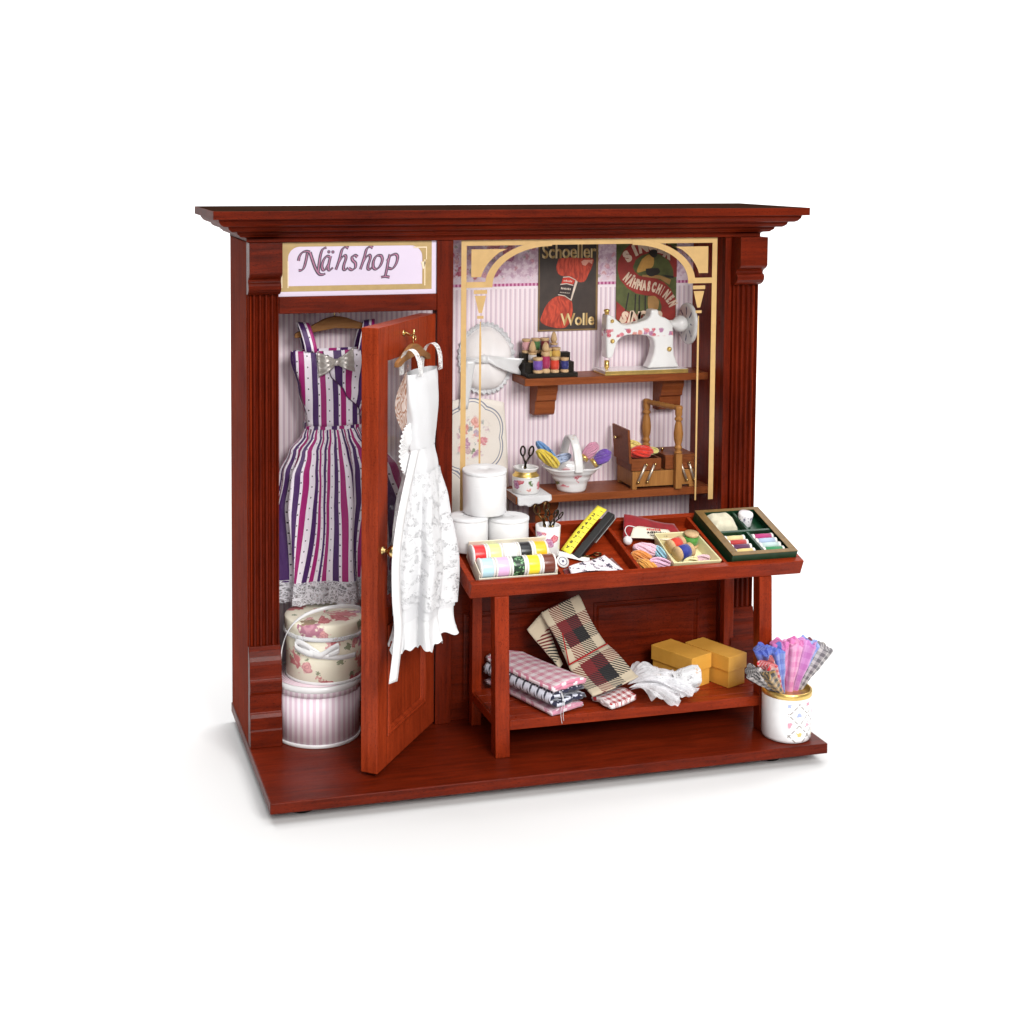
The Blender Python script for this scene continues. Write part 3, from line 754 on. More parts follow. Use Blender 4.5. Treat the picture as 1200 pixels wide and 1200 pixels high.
c = n.mix(n.M('MULTIPLY', n.M('MAXIMUM', l1, n.M('MAXIMUM', l2, l3)), .8), c, srgb(70, 88, 124))
PCLOTH = n.done(c, .8)
m = MB(); m.grid(lambda a, b: (8.7 + 3.55 * a - .25 * b * b * a, YB - .25 - .10 * math.sin(3.4 * a + 1.5 * b) - .06 * math.sin(9 * a), 7.95 + (5.3 + 2.4 * max(0, .22 - a) / .22) * b - (.25 * (2 * a - 1) ** 2 * b)), 30, 20, thick=.03)
tag(m.build('printed_cloth', PCLOTH), 'cream cloth printed with a blue scalloped medallion and a rose bouquet behind the white rolls', 'cloth')

# ------------------------------------------------------------------ upper shelf: spool rack and sewing machine
def thread_mat(name, rgb):
    n = NT(name); z_ = n.sep(n.obj())
    w_ = n.M('SINE', n.M('ADD', n.M('MULTIPLY', z_[2], 150.0), n.M('MULTIPLY', n.noise(n.obj(), 4.0, 2), 6.0)))
    n.bump(w_, .35, .015)
    return n.done(n.mix(n.step(w_, -.8, .9), tuple(x * .72 for x in rgb[:3]), rgb[:3]), .5, sheen=.25)
def tm(*c): return thread_mat('thread', srgb(*c))
def spool(label, rgb, loc, h=.62, r=.21, rz=0, M=None, group=None, cat='thread spool', wooden=W_BARE, tip=0, name='thread_spool'):
    t = thing(name, label, cat, loc, rz, group, M)
    m = MB(); fl = .2 * h
    m.lathe([(0, 0), (r, 0), (r * 1.02, fl * .35), (r, fl * .75), (r * .62, fl * 1.15), (r * .62, h - fl * 1.15), (r, h - fl * .75), (r * 1.02, h - fl * .35), (r, h), (0, h)], 20)
    m.build('core', wooden, t)
    if tip:
        m = MB(); m.lathe([(0, h), (r * .55, h), (r * .85, h + tip * .35), (r * .6, h + tip * .75), (r * .28, h + tip), (0, h + tip)], 18); m.build('bobbin_tip', wooden, t)
    if rgb:
        m = MB(); m.lathe([(r * .64, fl * 1.0), (r * .95, fl * 1.15), (r * 1.0, h * .5), (r * .95, h - fl * 1.15), (r * .64, h - fl * 1.0)], 20); m.build('thread', tm(*rgb), t)
    return t
rack = thing('spool_rack', 'black stepped wooden rack holding coloured thread spools on the upper shelf', 'spool rack', (12.62, 2.32, 14.252))
m = MB(); m.box(0, 2.3, 0, .42, 0, .2); m.build('step', W_BLACK, rack, .02)
m = MB(); m.box(0, 2.28, .424, .84, 0, .62); m.build('step', W_BLACK, rack, .02)
m = MB(); m.box(0, 2.26, .844, 1.24, 0, .98); m.build('step', W_BLACK, rack, .02)
RK = 'thread spools standing on the black rack'
R0 = (12.62, 2.32, 14.252)
def rs(label, rgb, x, st_, **kw):
    y, z = ((.2, .2), (.62, .62), (1.03, .98))[st_]
    return spool(label, rgb, (R0[0] + x, R0[1] + y, R0[2] + z + .002), group=RK, **kw)
rs('violet thread spool at the front left of the black rack', (120, 80, 176), .50, 0, h=.68, r=.215)
rs('bright orange red thread spool at the front of the black rack', (226, 64, 34), 1.28, 0, h=.68, r=.205)
rs('navy blue thread spool at the front right of the black rack', (34, 40, 116), 1.74, 0, h=.64, r=.19)
rs('tall wooden bobbin wound with crimson thread and a pointed tip', (176, 32, 88), .86, 0, h=.92, r=.2, tip=.42, name='thread_bobbin', cat='thread bobbin')
rs('wooden bobbin wound with white thread and a pointed tip', (214, 206, 202), .40, 1, h=.42, r=.19, tip=.5, name='thread_bobbin', cat='thread bobbin')
rs('pale yellow thread spool in the middle row of the black rack', (236, 210, 110), 1.12, 1, h=.6, r=.18)
rs('golden yellow thread spool at the right of the middle row', (224, 178, 84), 1.50, 1, h=.62, r=.2)
rs('pale pink thread spool at the back left of the black rack', (226, 168, 172), .26, 2, h=.62, r=.19)
rs('green thread spool in the back row of the black rack', (70, 120, 62), .70, 2, h=.64, r=.2)
rs('dark red thread spool in the back row of the black rack', (120, 24, 34), 1.12, 2, h=.64, r=.2)
rs('bare wooden bobbin tip rising behind the yellow spools', (180, 160, 180), 1.55, 2, h=.4, r=.17, tip=.5, name='thread_bobbin', cat='thread bobbin')

sm_ = thing('sewing_machine', 'white china sewing machine with rose decals and gold trim on the upper shelf', 'sewing machine', (16.2, 2.28, 14.252))
BODYM = china_floral('sewing_machine_china', 4.2, .75, 1.62, 2.06, use_uv=False)
m = MB(); m.box(0, 3.95, 0, 1.35, .03, .2); m.build('bed', CHINA, sm_, .03)
m = MB(); m.box(-.012, 3.962, -.012, 1.362, 0, .06); m.box(-.01, 3.96, -.01, .03, .06, .19); m.build('gold_edge', GOLD, sm_, .01)
ZX = lambda X, Y: ((X / 8.571 + 690 - 709) / 25.4 + .05, (432.5 - 340 - Y / 8.571) / 26.2 + .2 - .05)
prof = [(190, 225), (220, 232), (260, 250), (300, 290), (340, 322), (400, 335), (500, 320), (600, 290), (636, 258), (645, 230), (645, 192), (722, 186), (730, 235), (745, 256), (800, 274), (850, 305), (880, 360), (890, 460), (890, 560), (900, 650), (925, 720), (960, 778), (615, 778), (650, 720), (680, 640), (692, 560), (684, 495), (650, 462), (600, 447), (480, 437), (400, 440), (350, 455), (310, 492), (285, 550), (255, 660), (195, 668), (188, 560), (185, 400)]
m = MB(); m.prism([ZX(*q) for q in prof], .30, .95, 'xz'); m.build('arm', BODYM, sm_, .10, 4)
m = MB(); X_ = Matrix.Rotation(PI / 2, 4, 'Y')
wc = (4.22, .66, 2.14)
m.lathe([(0, -.07), (.62, -.07), (.84, -.10), (.93, -.05), (.94, .05), (.84, .10), (.62, .07), (0, .07)], 40, wc, X_)
n = NT('wheel_china'); s_ = n.sep(n.vadd(n.obj(), (-wc[0], -wc[1], -wc[2]))); an = n.M('ARCTAN2', s_[2], s_[1]); rr = n.M('SQRT', n.M('ADD', n.M('MULTIPLY', s_[1], s_[1]), n.M('MULTIPLY', s_[2], s_[2])))
spk = n.M('LESS_THAN', n.M('PINGPONG', n.M('MULTIPLY', an, 8 / (2 * PI)), .5), .10); inb = n.M('MULTIPLY', n.M('GREATER_THAN', rr, .38), n.M('LESS_THAN', rr, .78))
c = n.mix(n.M('MULTIPLY', n.M('MULTIPLY', spk, inb), n.step(n.noise(n.obj(), 3.0, 2), .4, .6)), (.78, .78, .77), srgb(70, 84, 120))
m.build('hand_wheel', n.done(c, .15, coat=.5), sm_)
m = MB(); m.lathe([(0, -.98), (.16, -.95), (.18, -.62), (.30, -.50), (.38, -.32), (.36, -.14), (.2, .06), (0, .1)], 24, (wc[0] - .1, wc[1], wc[2]), X_); m.build('wheel_hub', CHINA, sm_)
m = MB(); m.lathe([(0, 0), (.10, 0), (.10, .2), (.13, .22), (.13, .3), (0, .34)], 14, (.28, .62, 2.56)); m.build('presser_knob', GOLD, sm_)
m = MB(); m.lathe([(0, 0), (.07, 0), (.07, .05), (.11, .08), (.11, .4), (0, .42)], 14, (.30, .60, .19)); m.build('needle_foot', GOLD, sm_)
for X, Y, r_ in ((240, 292, .085), (245, 492, .10), (840, 590, .11)):
    q = ZX(X, Y); m = MB(); m.lathe([(0, 0), (r_, 0), (r_ * .9, .06), (r_ * .45, .1), (0, .11)], 16, (q[0], .30, q[1]), Matrix.Rotation(PI / 2, 4, 'X')); m.build('gold_screw', GOLD, sm_)

# ------------------------------------------------------------------ lower shelf
JARM = china_floral('jar_china', 2.6, .95, .66, 1.22)
jar = thing('porcelain_jar', 'round china jar with roses and a gilt shoulder at the left of the lower shelf', 'jar', (12.58, 2.42, 9.225))
m = MB(); m.lathe([(0, 0), (.5, 0), (.585, .06), (.6, .2), (.6, .72), (.57, .8), (.5, .86), (.47, .90), (.47, .98), (.53, 1.06), (.56, 1.12), (.54, 1.15), (.47, 1.1), (.44, .9), (.44, .3), (0, .28)], 36); m.build('body', JARM, jar)
m = MB(); m.lathe([(.602, .70), (.575, .80), (.507, .86), (.478, .90), (.478, .97), (.47, .97), (.47, .70)], 36); m.build('gilt_collar', GOLD, jar)

BLK_STEEL = plain('dark_steel', (.045, .035, .028), .3, 1.0)
def ringpts(cx_, cz_, rx, rz, ang, k=18):
    c_, s__ = math.cos(ang), math.sin(ang)
    return [(cx_ + rx * math.cos(t) * c_ - rz * math.sin(t) * s__, 0, cz_ + rx * math.cos(t) * s__ + rz * math.sin(t) * c_) for t in [2 * PI * q / k for q in range(k)]]
def scissors(label, M, size=1.0, mt=BLK_STEEL, spread=.22, group=None):
    """handles up (+z), pivot at the origin, blades down"""
    t = thing('scissors', label, 'scissors', M=M, group=group)
    for sg in (-1, 1):
        m = MB(); a = sg * spread
        hx, hz = sg * .26 * size + math.sin(a) * .1, .92 * size
        m.tube(ringpts(hx, hz, .15 * size, .26 * size, -a * .9), .052 * size, 8, True)
        m.tube([(-sg * .02, sg * .02, -.02), (sg * .05 * size, sg * .02, .3 * size), (hx - sg * .02 * size, 0, hz - .25 * size)], [.065 * size, .06 * size, .052 * size], 8)
        m.prism([(-sg * .06 * size, .05), (sg * .02 * size, .05), (-sg * .10 * size, -1.0 * size)], sg * .012 - .012, sg * .012 + .012, 'xz'); m.build('blade', mt, t)
    m = MB(); m.lathe([(0, -.045), (.05, -.04), (.05, .04), (0, .045)], 12, (0, 0, 0), Matrix.Rotation(PI / 2, 4, 'X')); m.build('pivot', BRASS, t)
    return t
scissors('dark scissors standing handles up in the gilt china jar on the shelf', Matrix.Translation((12.54, 2.42, 10.32)) @ Matrix.Rotation(.12, 4, 'Y') @ Matrix.Rotation(.3, 4, 'Z'), .80)

# small doily under the jar, hanging over the shelf edge
m = MB(); m.grid(lambda a, b: (11.95 + 1.55 * a, 3.2 - 1.5 * b if b < .97 else 1.7, 9.212 + .004 * math.sin(20 * a) - (0 if b < .97 else .0)), 16, 12, thick=.012)
m.grid(lambda a, b: (11.95 + 1.55 * a, 1.70 - .06 * b - .03 * math.sin(9 * a) * b, 9.212 - (.42 - .34 * abs(a - .3) + .04 * math.sin(22 * a)) * b), 16, 6, thick=.012)
tag(m.build('doily', COTTON), 'white cloth doily under the gilt china jar hanging over the shelf edge', 'doily')

# china basket
bs = thing('china_basket', 'white china basket with painted roses and a gilt arched handle on the lower shelf', 'basket', (14.75, 2.52, 9.202))
n = NT('basket_china'); p = n.obj(); fc, fm = flowers(n, n.comb(n.sep(p)[0], n.sep(p)[2]), 2.2, .95, leaf=.25); zz = n.sep(p)[2]
bnd = n.M('MULTIPLY', n.step(zz, .2, .3), n.M('SUBTRACT', 1.0, n.step(n.M('ADD', zz, n.M('MULTIPLY', n.M('ABSOLUTE', n.sep(p)[0]), .3)), .72, .9)))
BASKM = n.done(n.mix(n.M('MULTIPLY', fm, bnd), (.80, .79, .79), fc), .14, coat=.5)
def bask(a, b):
    t = 2 * PI * a; c_, s__ = math.cos(t), math.sin(t)
    z = 1.02 * b
    fl = interp([(0, .62), (.12, .66), (.3, .70), (.6, .86), (.85, 1.12), (1, 1.32)], b)
    px = abs(c_) ** 6
    rx = fl * (1 + .07 * px * b); ry = fl * lerp(.95, .72, b)
    z += b * b * (.06 * abs(s__) ** 3 - .12 * (1 - abs(c_)) * (1 - abs(s__)) * 3 + .12 * px)
    return (rx * c_, ry * s__, z)
m = MB(); m.grid(bask, 64, 16, closed=True, thick=.05); m.lathe([(0, .02), (.60, .02), (.62, 0), (.6, .1), (0, .12)], 40, sx=1, sy=.95); m.build('bowl', BASKM, bs)
m = MB(); hp = [(-.03, -.92, .95), (-.03, -.86, 1.35), (-.03, -.62, 1.9), (-.03, -.3, 2.25), (-.03, 0, 2.36), (-.03, .3, 2.25), (-.03, .62, 1.9), (-.03, .86, 1.35), (-.03, .9, .98)]
hp3 = [(a, b) for _, a, b in hp]; hp3 = spline(hp3, 5)
m.grid(lambda a, b: ((b - .5) * .36 - .03, hp3[int(a * (len(hp3) - 1))][0], hp3[int(a * (len(hp3) - 1))][1]), len(hp3) - 1, 4, thick=.09)
m.build('handle', CHINA, bs)
for q in range(1, 7):
    y_, z_ = hp3[q * 3]; m = MB(); m.lathe([(0, 0), (.07, .0), (.055, .04), (0, .055)], 10, (-.03 + .05 * (-1) ** q, y_ - .02, z_ + .03), Matrix.Rotation(PI / 2 * .75, 4, 'X'), sx=1.6); m.build('gilt_dot', GOLD, bs)

def skein_mb(L, R, seed, strands=15, lean=.25):
    rnd = random.Random(seed); m = MB()
    for k in range(strands):
        ph = PI * k / strands + rnd.uniform(-.1, .1); w_ = R * (.50 + .50 * rnd.random()); l_ = L / 2 * (.80 + .20 * rnd.random())
        pts = []; o_ = rnd.uniform(-.06, .06)
        for q in range(24):
            t = 2 * PI * q / 24
            x = w_ * math.copysign(abs(math.cos(t)) ** .7, math.cos(t)); z = l_ * math.sin(t); tw = lean * z / (L / 2)
            pts.append((x * math.cos(ph + tw * 3) + o_, x * math.sin(ph + tw * 3) * .8, z))
        m.tube(pts, R * .15, 6, True)
    return m
def yarn_mat(name, rgb):
    n = NT(name); u_ = n.uv(); q_ = n.obj()
    w_ = n.M('SINE', n.M('MULTIPLY', n.M('ADD', n.sep(u_)[0], n.M('MULTIPLY', n.sep(u_)[1], .9)), 26.0))
    n.bump(w_, .3, .015)
    return n.done(n.mix(n.step(n.noise(q_, 7.0, 3), .3, .7), tuple(x * .85 for x in rgb[:3]), rgb[:3]), .85, sheen=.5)
def skein(label, rgb, M, L=.9, R=.28, band=True, group=None, seed=1):
    t = thing('yarn_skein', label, 'yarn skein', M=M, group=group)
    skein_mb(L, R, seed).build('yarn', yarn_mat('yarn', srgb(*rgb)), t)
    if band: m = MB(); m.lathe([(R * .62, -.07), (R * .66, -.07), (R * .66, .07), (R * .62, .07)], 18, (0, 0, -L * .52)); m.build('gilt_band', GOLD, t)
    return t
def aim(a, b):                                                  # matrix whose z axis runs from a to b, origin half way
    a, b = Vector(a), Vector(b); q = (b - a).to_track_quat('Z', 'Y')
    return Matrix.Translation((a + b) / 2) @ q.to_matrix().to_4x4()
YK = 'yarn skeins tucked into the china basket'
skein('yellow yarn skein leaning out of the left of the china basket', (228, 200, 60), aim((14.0, 2.2, 10.35), (12.98, 2.1, 11.12)), 1.25, .30, False, YK, 3)
skein('sky blue yarn skein behind the yellow one in the china basket', (104, 152, 206), aim((14.1, 2.75, 10.5), (13.2, 2.75, 11.36)), 1.25, .24, True, YK, 4)
skein('pale grey blue yarn skein lying along the china basket rim', (172, 186, 214), aim((13.8, 2.45, 10.45), (14.7, 2.6, 10.75)), .95, .24, False, YK, 5)
skein('pale pink yarn skein leaning right out of the china basket', (216, 150, 176), aim((15.4, 2.75, 10.5), (16.1, 2.85, 11.2)), .85, .31, True, YK, 6)
skein('purple yarn skein at the right tip of the china basket', (112, 72, 170), aim((15.75, 2.3, 10.42), (16.42, 2.25, 10.86)), .85, .33, True, YK, 7)

# wooden sewing box
sb = thing('sewing_box', 'wooden folding sewing box with turned handle posts and one lid open on the lower shelf', 'sewing box', (17.3, 1.84, 9.202))
def wbox(name, x0, x1, y0, y1, z0, z1, mt, par=sb, hollow=False, bv=.015):
    m = MB()
    if hollow:
        t_ = .09; m.box(x0, x1, y0, y0 + t_, z0, z1); m.box(x0, x1, y1 - t_, y1, z0, z1); m.box(x0, x0 + t_, y0 + t_, y1 - t_, z0, z1); m.box(x1 - t_, x1, y0 + t_, y1 - t_, z0, z1); m.box(x0 + t_, x1 - t_, y0 + t_, y1 - t_, z0, z0 + .08)
    else: m.box(x0, x1, y0, y1, z0, z1)
    return m.build(name, mt, par, bv)
wbox('lower_tray', .05, 3.0, 0, 1.7, .12, .80, W_OAK)
for x in (.05, 2.78):
    for y in (0, 1.5): wbox('foot', x, x + .22, y, y + .2, 0, .118, W_OAK)
wbox('upper_tray', 0, 1.42, .0, 1.7, .83, 1.36, W_WAL, hollow=True); wbox('upper_tray', 1.62, 3.02, 0, 1.7, .83, 1.36, W_WAL)
lid = wbox('lid', 1.60, 3.06, -.03, 1.73, 1.363, 1.48, W_WAL)
m = MB(); m.lathe([(0, 0), (.05, 0), (.05, .06), (.09, .1), (.08, .16), (0, .18)], 14, (1.85, .85, 1.48)); m.build('lid_knob', BRASS, lid)
m = MB(); m.box(-.11, 0, -.02, 1.72, 0, 1.50); m.tf(Matrix.Translation((-.0, 0, 1.18)) @ Matrix.Rotation(math.radians(-4), 4, 'Y')); lid2 = m.build('open_lid', W_WAL, sb, .015)
m = MB(); m.lathe([(0, 0), (.05, 0), (.05, .05), (.08, .09), (.07, .14), (0, .16)], 14, (-.2, 1.15, 2.15), Matrix.Rotation(-PI / 2, 4, 'Y')); m.build('lid_knob', BRASS, lid2)
def post(x, y, h):
    m = MB(); m.box(x - .15, x + .15, y - .13, y + .13, 0, 1.55)
    m.lathe([(.15, 1.55), (.19, 1.62), (.12, 1.7), (.18, 1.82), (.13, 1.95), (.19, 2.15), (.21, 2.45), (.17, 2.8), (.12, 3.0), (.18, 3.06), (.18, 3.14), (.12, 3.2), (.16, 3.3), (.16, h)], 18, (x, y, 0)); m.build('handle_post', W_OAK, sb, .01)
post(2.15, -.14, 3.62); post(1.52, 1.84, 3.62)
m = MB(); a = Vector((2.15, -.14, 3.58)); b = Vector((1.52, 1.84, 3.58)); pts = [a.lerp(b, q / 14) for q in range(15)]
m.tube(pts, [.13 if q in (0, 14) else (.10 + .035 * (q % 2)) for q in range(15)], 12)
for q in (a, b): m.lathe([(.13, -.14), (.17, -.05), (.18, .06), (.12, .12), (0, .14)], 16, tuple(q))
m.build('handle_bar', W_OAK, sb)
LINKM = plain('link_metal', (.62, .52, .42), .35, .7)
for x0, x1 in ((.28, .66), (.72, 1.08), (2.62, 2.32), (2.98, 2.72)):
    m = MB(); m.tube([(x0, -.06, .34), (x1, -.06, 1.12)], .062, 8); lk = m.build('brace', LINKM, sb)
    for q in ((x0, .34), (x1, 1.12)):
        m = MB(); m.lathe([(0, 0), (.06, 0), (.05, .05), (0, .06)], 12, (q[0], -.11, q[1]), Matrix.Rotation(PI / 2, 4, 'X')); m.build('rivet', BRASS, lk)
SK = 'yarn skeins inside the sewing box'
skein('bright red yarn skein inside the open sewing box', (222, 46, 22), aim((17.55, 2.4, 10.72), (18.42, 2.3, 10.82)), 1.0, .36, False, SK, 8)
skein('pale yellow yarn skein at the back of the open sewing box', (230, 206, 112), aim((17.45, 3.0, 10.95), (18.25, 3.05, 10.78)), 1.0, .36, False, SK, 9)
skein('pale yellow yarn skein poking out right of the red one', (226, 214, 130), aim((18.2, 2.5, 10.80), (18.80, 2.3, 10.80)), .62, .19, False, SK, 10)
# ------------------------------------------------------------------ left compartment: striped dress and hat boxes
def dress_fabric():
    n = NT('striped_satin'); u = n.sep(n.uv()); P_ = .88
    f = n.M('FRACT', n.M('MULTIPLY', u[0], 1 / P_))
    wh, pu, mg = srgb(240, 232, 242), srgb(66, 18, 92), srgb(162, 18, 110)
    c = n.ramp(f, [(0, wh), (.17, pu), (.445, wh), (.56, mg), (.835, wh)], True)
    iu = n.M('SUBTRACT', n.M('FRACT', n.M('ADD', n.M('MULTIPLY', u[0], 2 / P_), .08)), .04)
    row = n.M('FLOOR', n.M('ADD', n.M('MULTIPLY', u[0], 2 / P_), .08))
    iv = n.M('SUBTRACT', n.M('FRACT', n.M('ADD', n.M('MULTIPLY', u[1], 1 / .46), n.M('MULTIPLY', row, .5))), .5)
    du = n.M('MULTIPLY', iu, P_ / 2); dv = n.M('MULTIPLY', iv, .46)
    d = n.M('SQRT', n.M('ADD', n.M('MULTIPLY', du, du), n.M('MULTIPLY', dv, dv)))
    c = n.mix(n.M('LESS_THAN', d, .034), c, srgb(24, 16, 40))
    n.bump(n.M('ADD', n.M('MULTIPLY', n.noise(n.obj(), 22.0, 2), .12), n.noise(n.mul(n.obj(), (2.2, 2.2, .8)), 1.0, 4)), .55, .16)
    return n.done(c, .5, sheen=.2)
DRESSM = dress_fabric()
def wooden_hanger(label, M, half=1.55):
    t = thing('clothes_hanger', label, 'clothes hanger', M=M, group='wooden clothes hangers')
    top = [(-half, -.62), (-half * .98, -.42), (-half * .72, -.26), (-half * .45, -.06), (-half * .22, .10), (0, .15), (half * .22, .10), (half * .45, -.06), (half * .72, -.26), (half * .98, -.42), (half, -.62)]
    bot = [(half * .8, -.60), (half * .6, -.46), (0, -.34), (-half * .6, -.46), (-half * .8, -.60)]
    m = MB(); m.prism(spline(top, 3) + bot, -.09, .09, 'xz'); m.build('bar', W_HANG, t, .03)
    m = MB(); m.tube([(0, 0, .1), (0, 0, .32)] + [(.12 - .12 * math.cos(q * PI / 8), 0, .34 + .13 * math.sin(q * PI / 8)) for q in range(11)], .028, 8); m.build('hook', BRASS, t)
    return t
HM = Matrix.Translation((4.12, 2.75, 16.98)) @ Matrix.Rotation(-.06, 4, 'Y')
wooden_hanger('wooden hanger carrying the striped dress in the doorway', HM, 1.75)

dr = thing('striped_dress', 'sleeveless purple and magenta striped dress with a silver bow hanging in the doorway', 'dress', (4.05, 2.7, 12.55))
def bod(a, b):
    t = 2 * PI * a + PI; z = 3.2 * b; c_, s__ = math.cos(t), math.sin(t)
    w_ = interp([(0, 1.26), (.08, 1.22), (.5, 1.55), (.9, 1.86), (1, 1.84)], b); d_ = interp([(0, .50), (.4, .62), (.8, .55), (1, .42)], b)
    fold = .035 * math.sin(9 * t + 3 * b) * (1 - b)
    return ((w_ + fold) * c_, (d_ + fold) * s__, z - .12 * (1 - abs(c_)) * 0 + (.0 if b < 1 else .04 * c_))
m = MB(); m.grid(bod, 72, 24, uvfn=lambda a, b: (a * 7.92 - .1 + .10 * b, b * 3.2), closed=True); m.build('bodice', DRESSM, dr)
m = MB()                                                       # crossed-over front with its own slanted edge
def wrap(a, b):
    z0 = 3.12; x = lerp(-1.70, .02, a) if True else 0
    top = 3.14 - .02 * a; xr = lerp(-1.12, 1.20, 1 - b)
    xl = -interp([(0, 1.22), (.5, 1.52), (.9, 1.82), (1, 1.82)], b) * .97
    edge = interp([(0, 1.16), (.18, 1.05), (.45, .35), (.7, -.28), (1, -.55)], b)
    x = lerp(xl, edge, a); d_ = interp([(0, .50), (.4, .62), (.8, .55), (1, .42)], b); w_ = interp([(0, 1.26), (.08, 1.22), (.5, 1.55), (.9, 1.86), (1, 1.84)], b)
    y = -(d_ * math.sqrt(max(0, 1 - min(1, (x / w_) ** 2))) + .05)
    return (x, y, .03 + 3.16 * b)
m.grid(wrap, 24, 20, uvfn=lambda a, b: (wrap(a, b)[0] * 1.05 + 6.42 + .12 * b, wrap(a, b)[2]), thick=.02); m.build('wrap_front', DRESSM, dr)
m = MB(); m.tube([Vector(wrap(1, b / 20)) + Vector((.01, -.015, 0)) for b in range(21)], .022, 6); m.build('piping', plain('dark_piping', srgb(70, 24, 72)[:3], .5), dr)
H = 6.55
def skirt(a, b):
    t = 2 * PI * a + PI; c_, s__ = math.cos(t), math.sin(t); f = b
    w_ = interp([(0, 1.22), (.06, 1.36), (.16, 1.86), (.3, 2.18), (.55, 2.38), (1, 2.42)], f); d_ = interp([(0, .48), (.1, .72), (.3, .98), (1, 1.0)], f)
    am = interp([(0, .03), (.12, .16), (.35, .30), (1, .30)], f)
    pl = math.sin(8 * t + .9 * math.sin(2.2 * f + 1) + .5) + .55 * math.sin(13 * t + 1.3 - 1.1 * f)
    k = 1 + am * pl * .62
    sway = .10 * math.sin(3.2 * f) + .16 * math.sin(5.0 * f + 4 * t) * f
    return (w_ * c_ * k + sway, min(d_ * s__ * k, 1.02), -H * f)
m = MB(); m.grid(skirt, 220, 40, uvfn=lambda a, b: (a * 22.88 + .30 * math.sin(10 * PI * a + 2.4 * b) * min(1, 2 * b), b * H * 1.03), closed=True); m.build('skirt', DRESSM, dr)
m = MB()
def hem(a, b):
    x, y, z = skirt(a, 1.0); t = 2 * PI * a
    k = 1.015 + .03 * b + .016 * math.sin(46 * t) * b
    return (x * k, min(y * k, 1.06), -H + .10 - 1.0 * b + .07 * abs(math.sin(23 * t)) * (b == 1))
m.grid(hem, 300, 6, uvfn=lambda a, b: (a * 14.0, b * 1.05), closed=True); m.build('lace_hem', LACE_OPEN, dr)
m = MB()
def belt(a, b):
    t = 2 * PI * a + PI
    return (1.27 * math.cos(t) * (1 + .02 * math.sin(40 * t)), .53 * math.sin(t) * (1 + .03 * math.sin(40 * t)), .13 - .26 * b + .02 * math.sin(17 * t))
m.grid(belt, 120, 4, uvfn=lambda a, b: (a * 8.4, b * .2), closed=True); m.build('waistband', DRESSM, dr)
for sx in (-1, 1):
    m = MB(); x0 = -1.02 if sx < 0 else 1.22
    def strap(a, b):
        s_ = b; tt = PI * s_
        y = -.46 * math.cos(tt); z = 3.18 + 1.22 * math.sin(tt) ** .8
        return (x0 + (a - .5) * .52 + sx * (.30 * math.sin(tt)), y, z + .05 * a * sx)
    m.grid(strap, 6, 24, uvfn=lambda a, b: (a * .55 + .10, b * 3.2), thick=.03); m.build('strap', DRESSM, dr)
n = NT('silver_satin'); n.bump(n.noise(n.mul(n.obj(), (2, 2, 9)), 1.4, 2), .3, .03); SILV = n.done(srgb(206, 200, 194), .3, metal=.45)
bow = MB()
for sx in (-1, 1):
    bow.grid(lambda a, b: (sx * (.06 + .58 * a), -.16 * math.sin(PI * min(1, a * 1.15)) - .055 * math.sin(22 * b) * a - .02, (b - .5) * (.20 + .66 * a ** .8) + .03 * sx * a), 12, 14, thick=.03)
bow.lathe([(0, -.12), (.09, -.11), (.12, 0), (.09, .11), (0, .12)], 12, (0, -.10, 0))
bow.tf(Matrix.Translation((-.02, -.60, 2.74)) @ Matrix.Rotation(-.06, 4, 'Y') @ Matrix.Scale(1.22, 4)); bow.build('bow', SILV, dr)

STRIPEBOX = stripes('pink_striped_card', srgb(240, 230, 236), srgb(222, 198, 212), .26, .5, 0, .45)
STRIPETOP = stripes('pink_striped_top', srgb(240, 228, 234), srgb(214, 176, 190), .10, .5, 1, .4)
hb = thing('striped_hat_box', 'round hat box with pink and white stripes standing on the shop floor', 'hat box', (3.0, 1.02, .003))
RB = 1.78
m = MB(); m.lathe([(0, 0), (RB, 0), (RB, 2.35), (RB - .05, 2.35), (RB - .05, .1), (0, .1)], 64); m.build('body', STRIPEBOX, hb)
m = MB(); m.lathe([(RB + .005, .0), (RB + .03, .02), (RB + .03, .13), (RB + .005, .15)], 64); m.build('trim', SATIN, hb)
m = MB(); m.lathe([(RB + .01, 2.08), (RB + .05, 2.08), (RB + .05, 2.44), (RB + .02, 2.50), (RB - .2, 2.51), (0, 2.51)], 64); ld = m.build('lid', STRIPEBOX, hb)
m = MB(); m.lathe([(0, 2.512), (RB - .06, 2.512), (RB - .06, 2.518), (0, 2.519)], 48); m.build('lid_paper', STRIPETOP, ld)
m = MB(); m.lathe([(RB + .052, 2.28), (RB + .085, 2.30), (RB + .085, 2.47), (RB + .04, 2.52), (RB - .02, 2.53), (RB - .02, 2.505)], 64); m.build('lid_trim', SATIN, ld)
n = NT('rose_card'); p = n.uv(); fc, fm = flowers(n, p, .80, .85, leaf=.12); fc2, fm2 = flowers(n, n.vadd(p, (5, 2, 0)), 2.0, .3, leaf=.6)
c = n.mix(n.noise(p, .8, 3), srgb(236, 228, 202), srgb(246, 240, 222)); c = n.mix(n.M('MULTIPLY', fm2, .8), c, fc2); c = n.mix(n.M('MULTIPLY', fm, .95), c, n.mix(.3, fc, srgb(206, 120, 110)))
ROSEM = n.done(c, .45)
fb = thing('floral_hat_box', 'round hat box with printed roses and a white bow stacked on the striped box', 'hat box', (3.32, 1.0, 2.526))
RF = 1.6
m = MB(); m.lathe([(0, 0), (RF, 0), (RF, 2.1), (RF - .05, 2.1), (RF - .05, .1), (0, .1)], 64); m.build('body', ROSEM, fb)
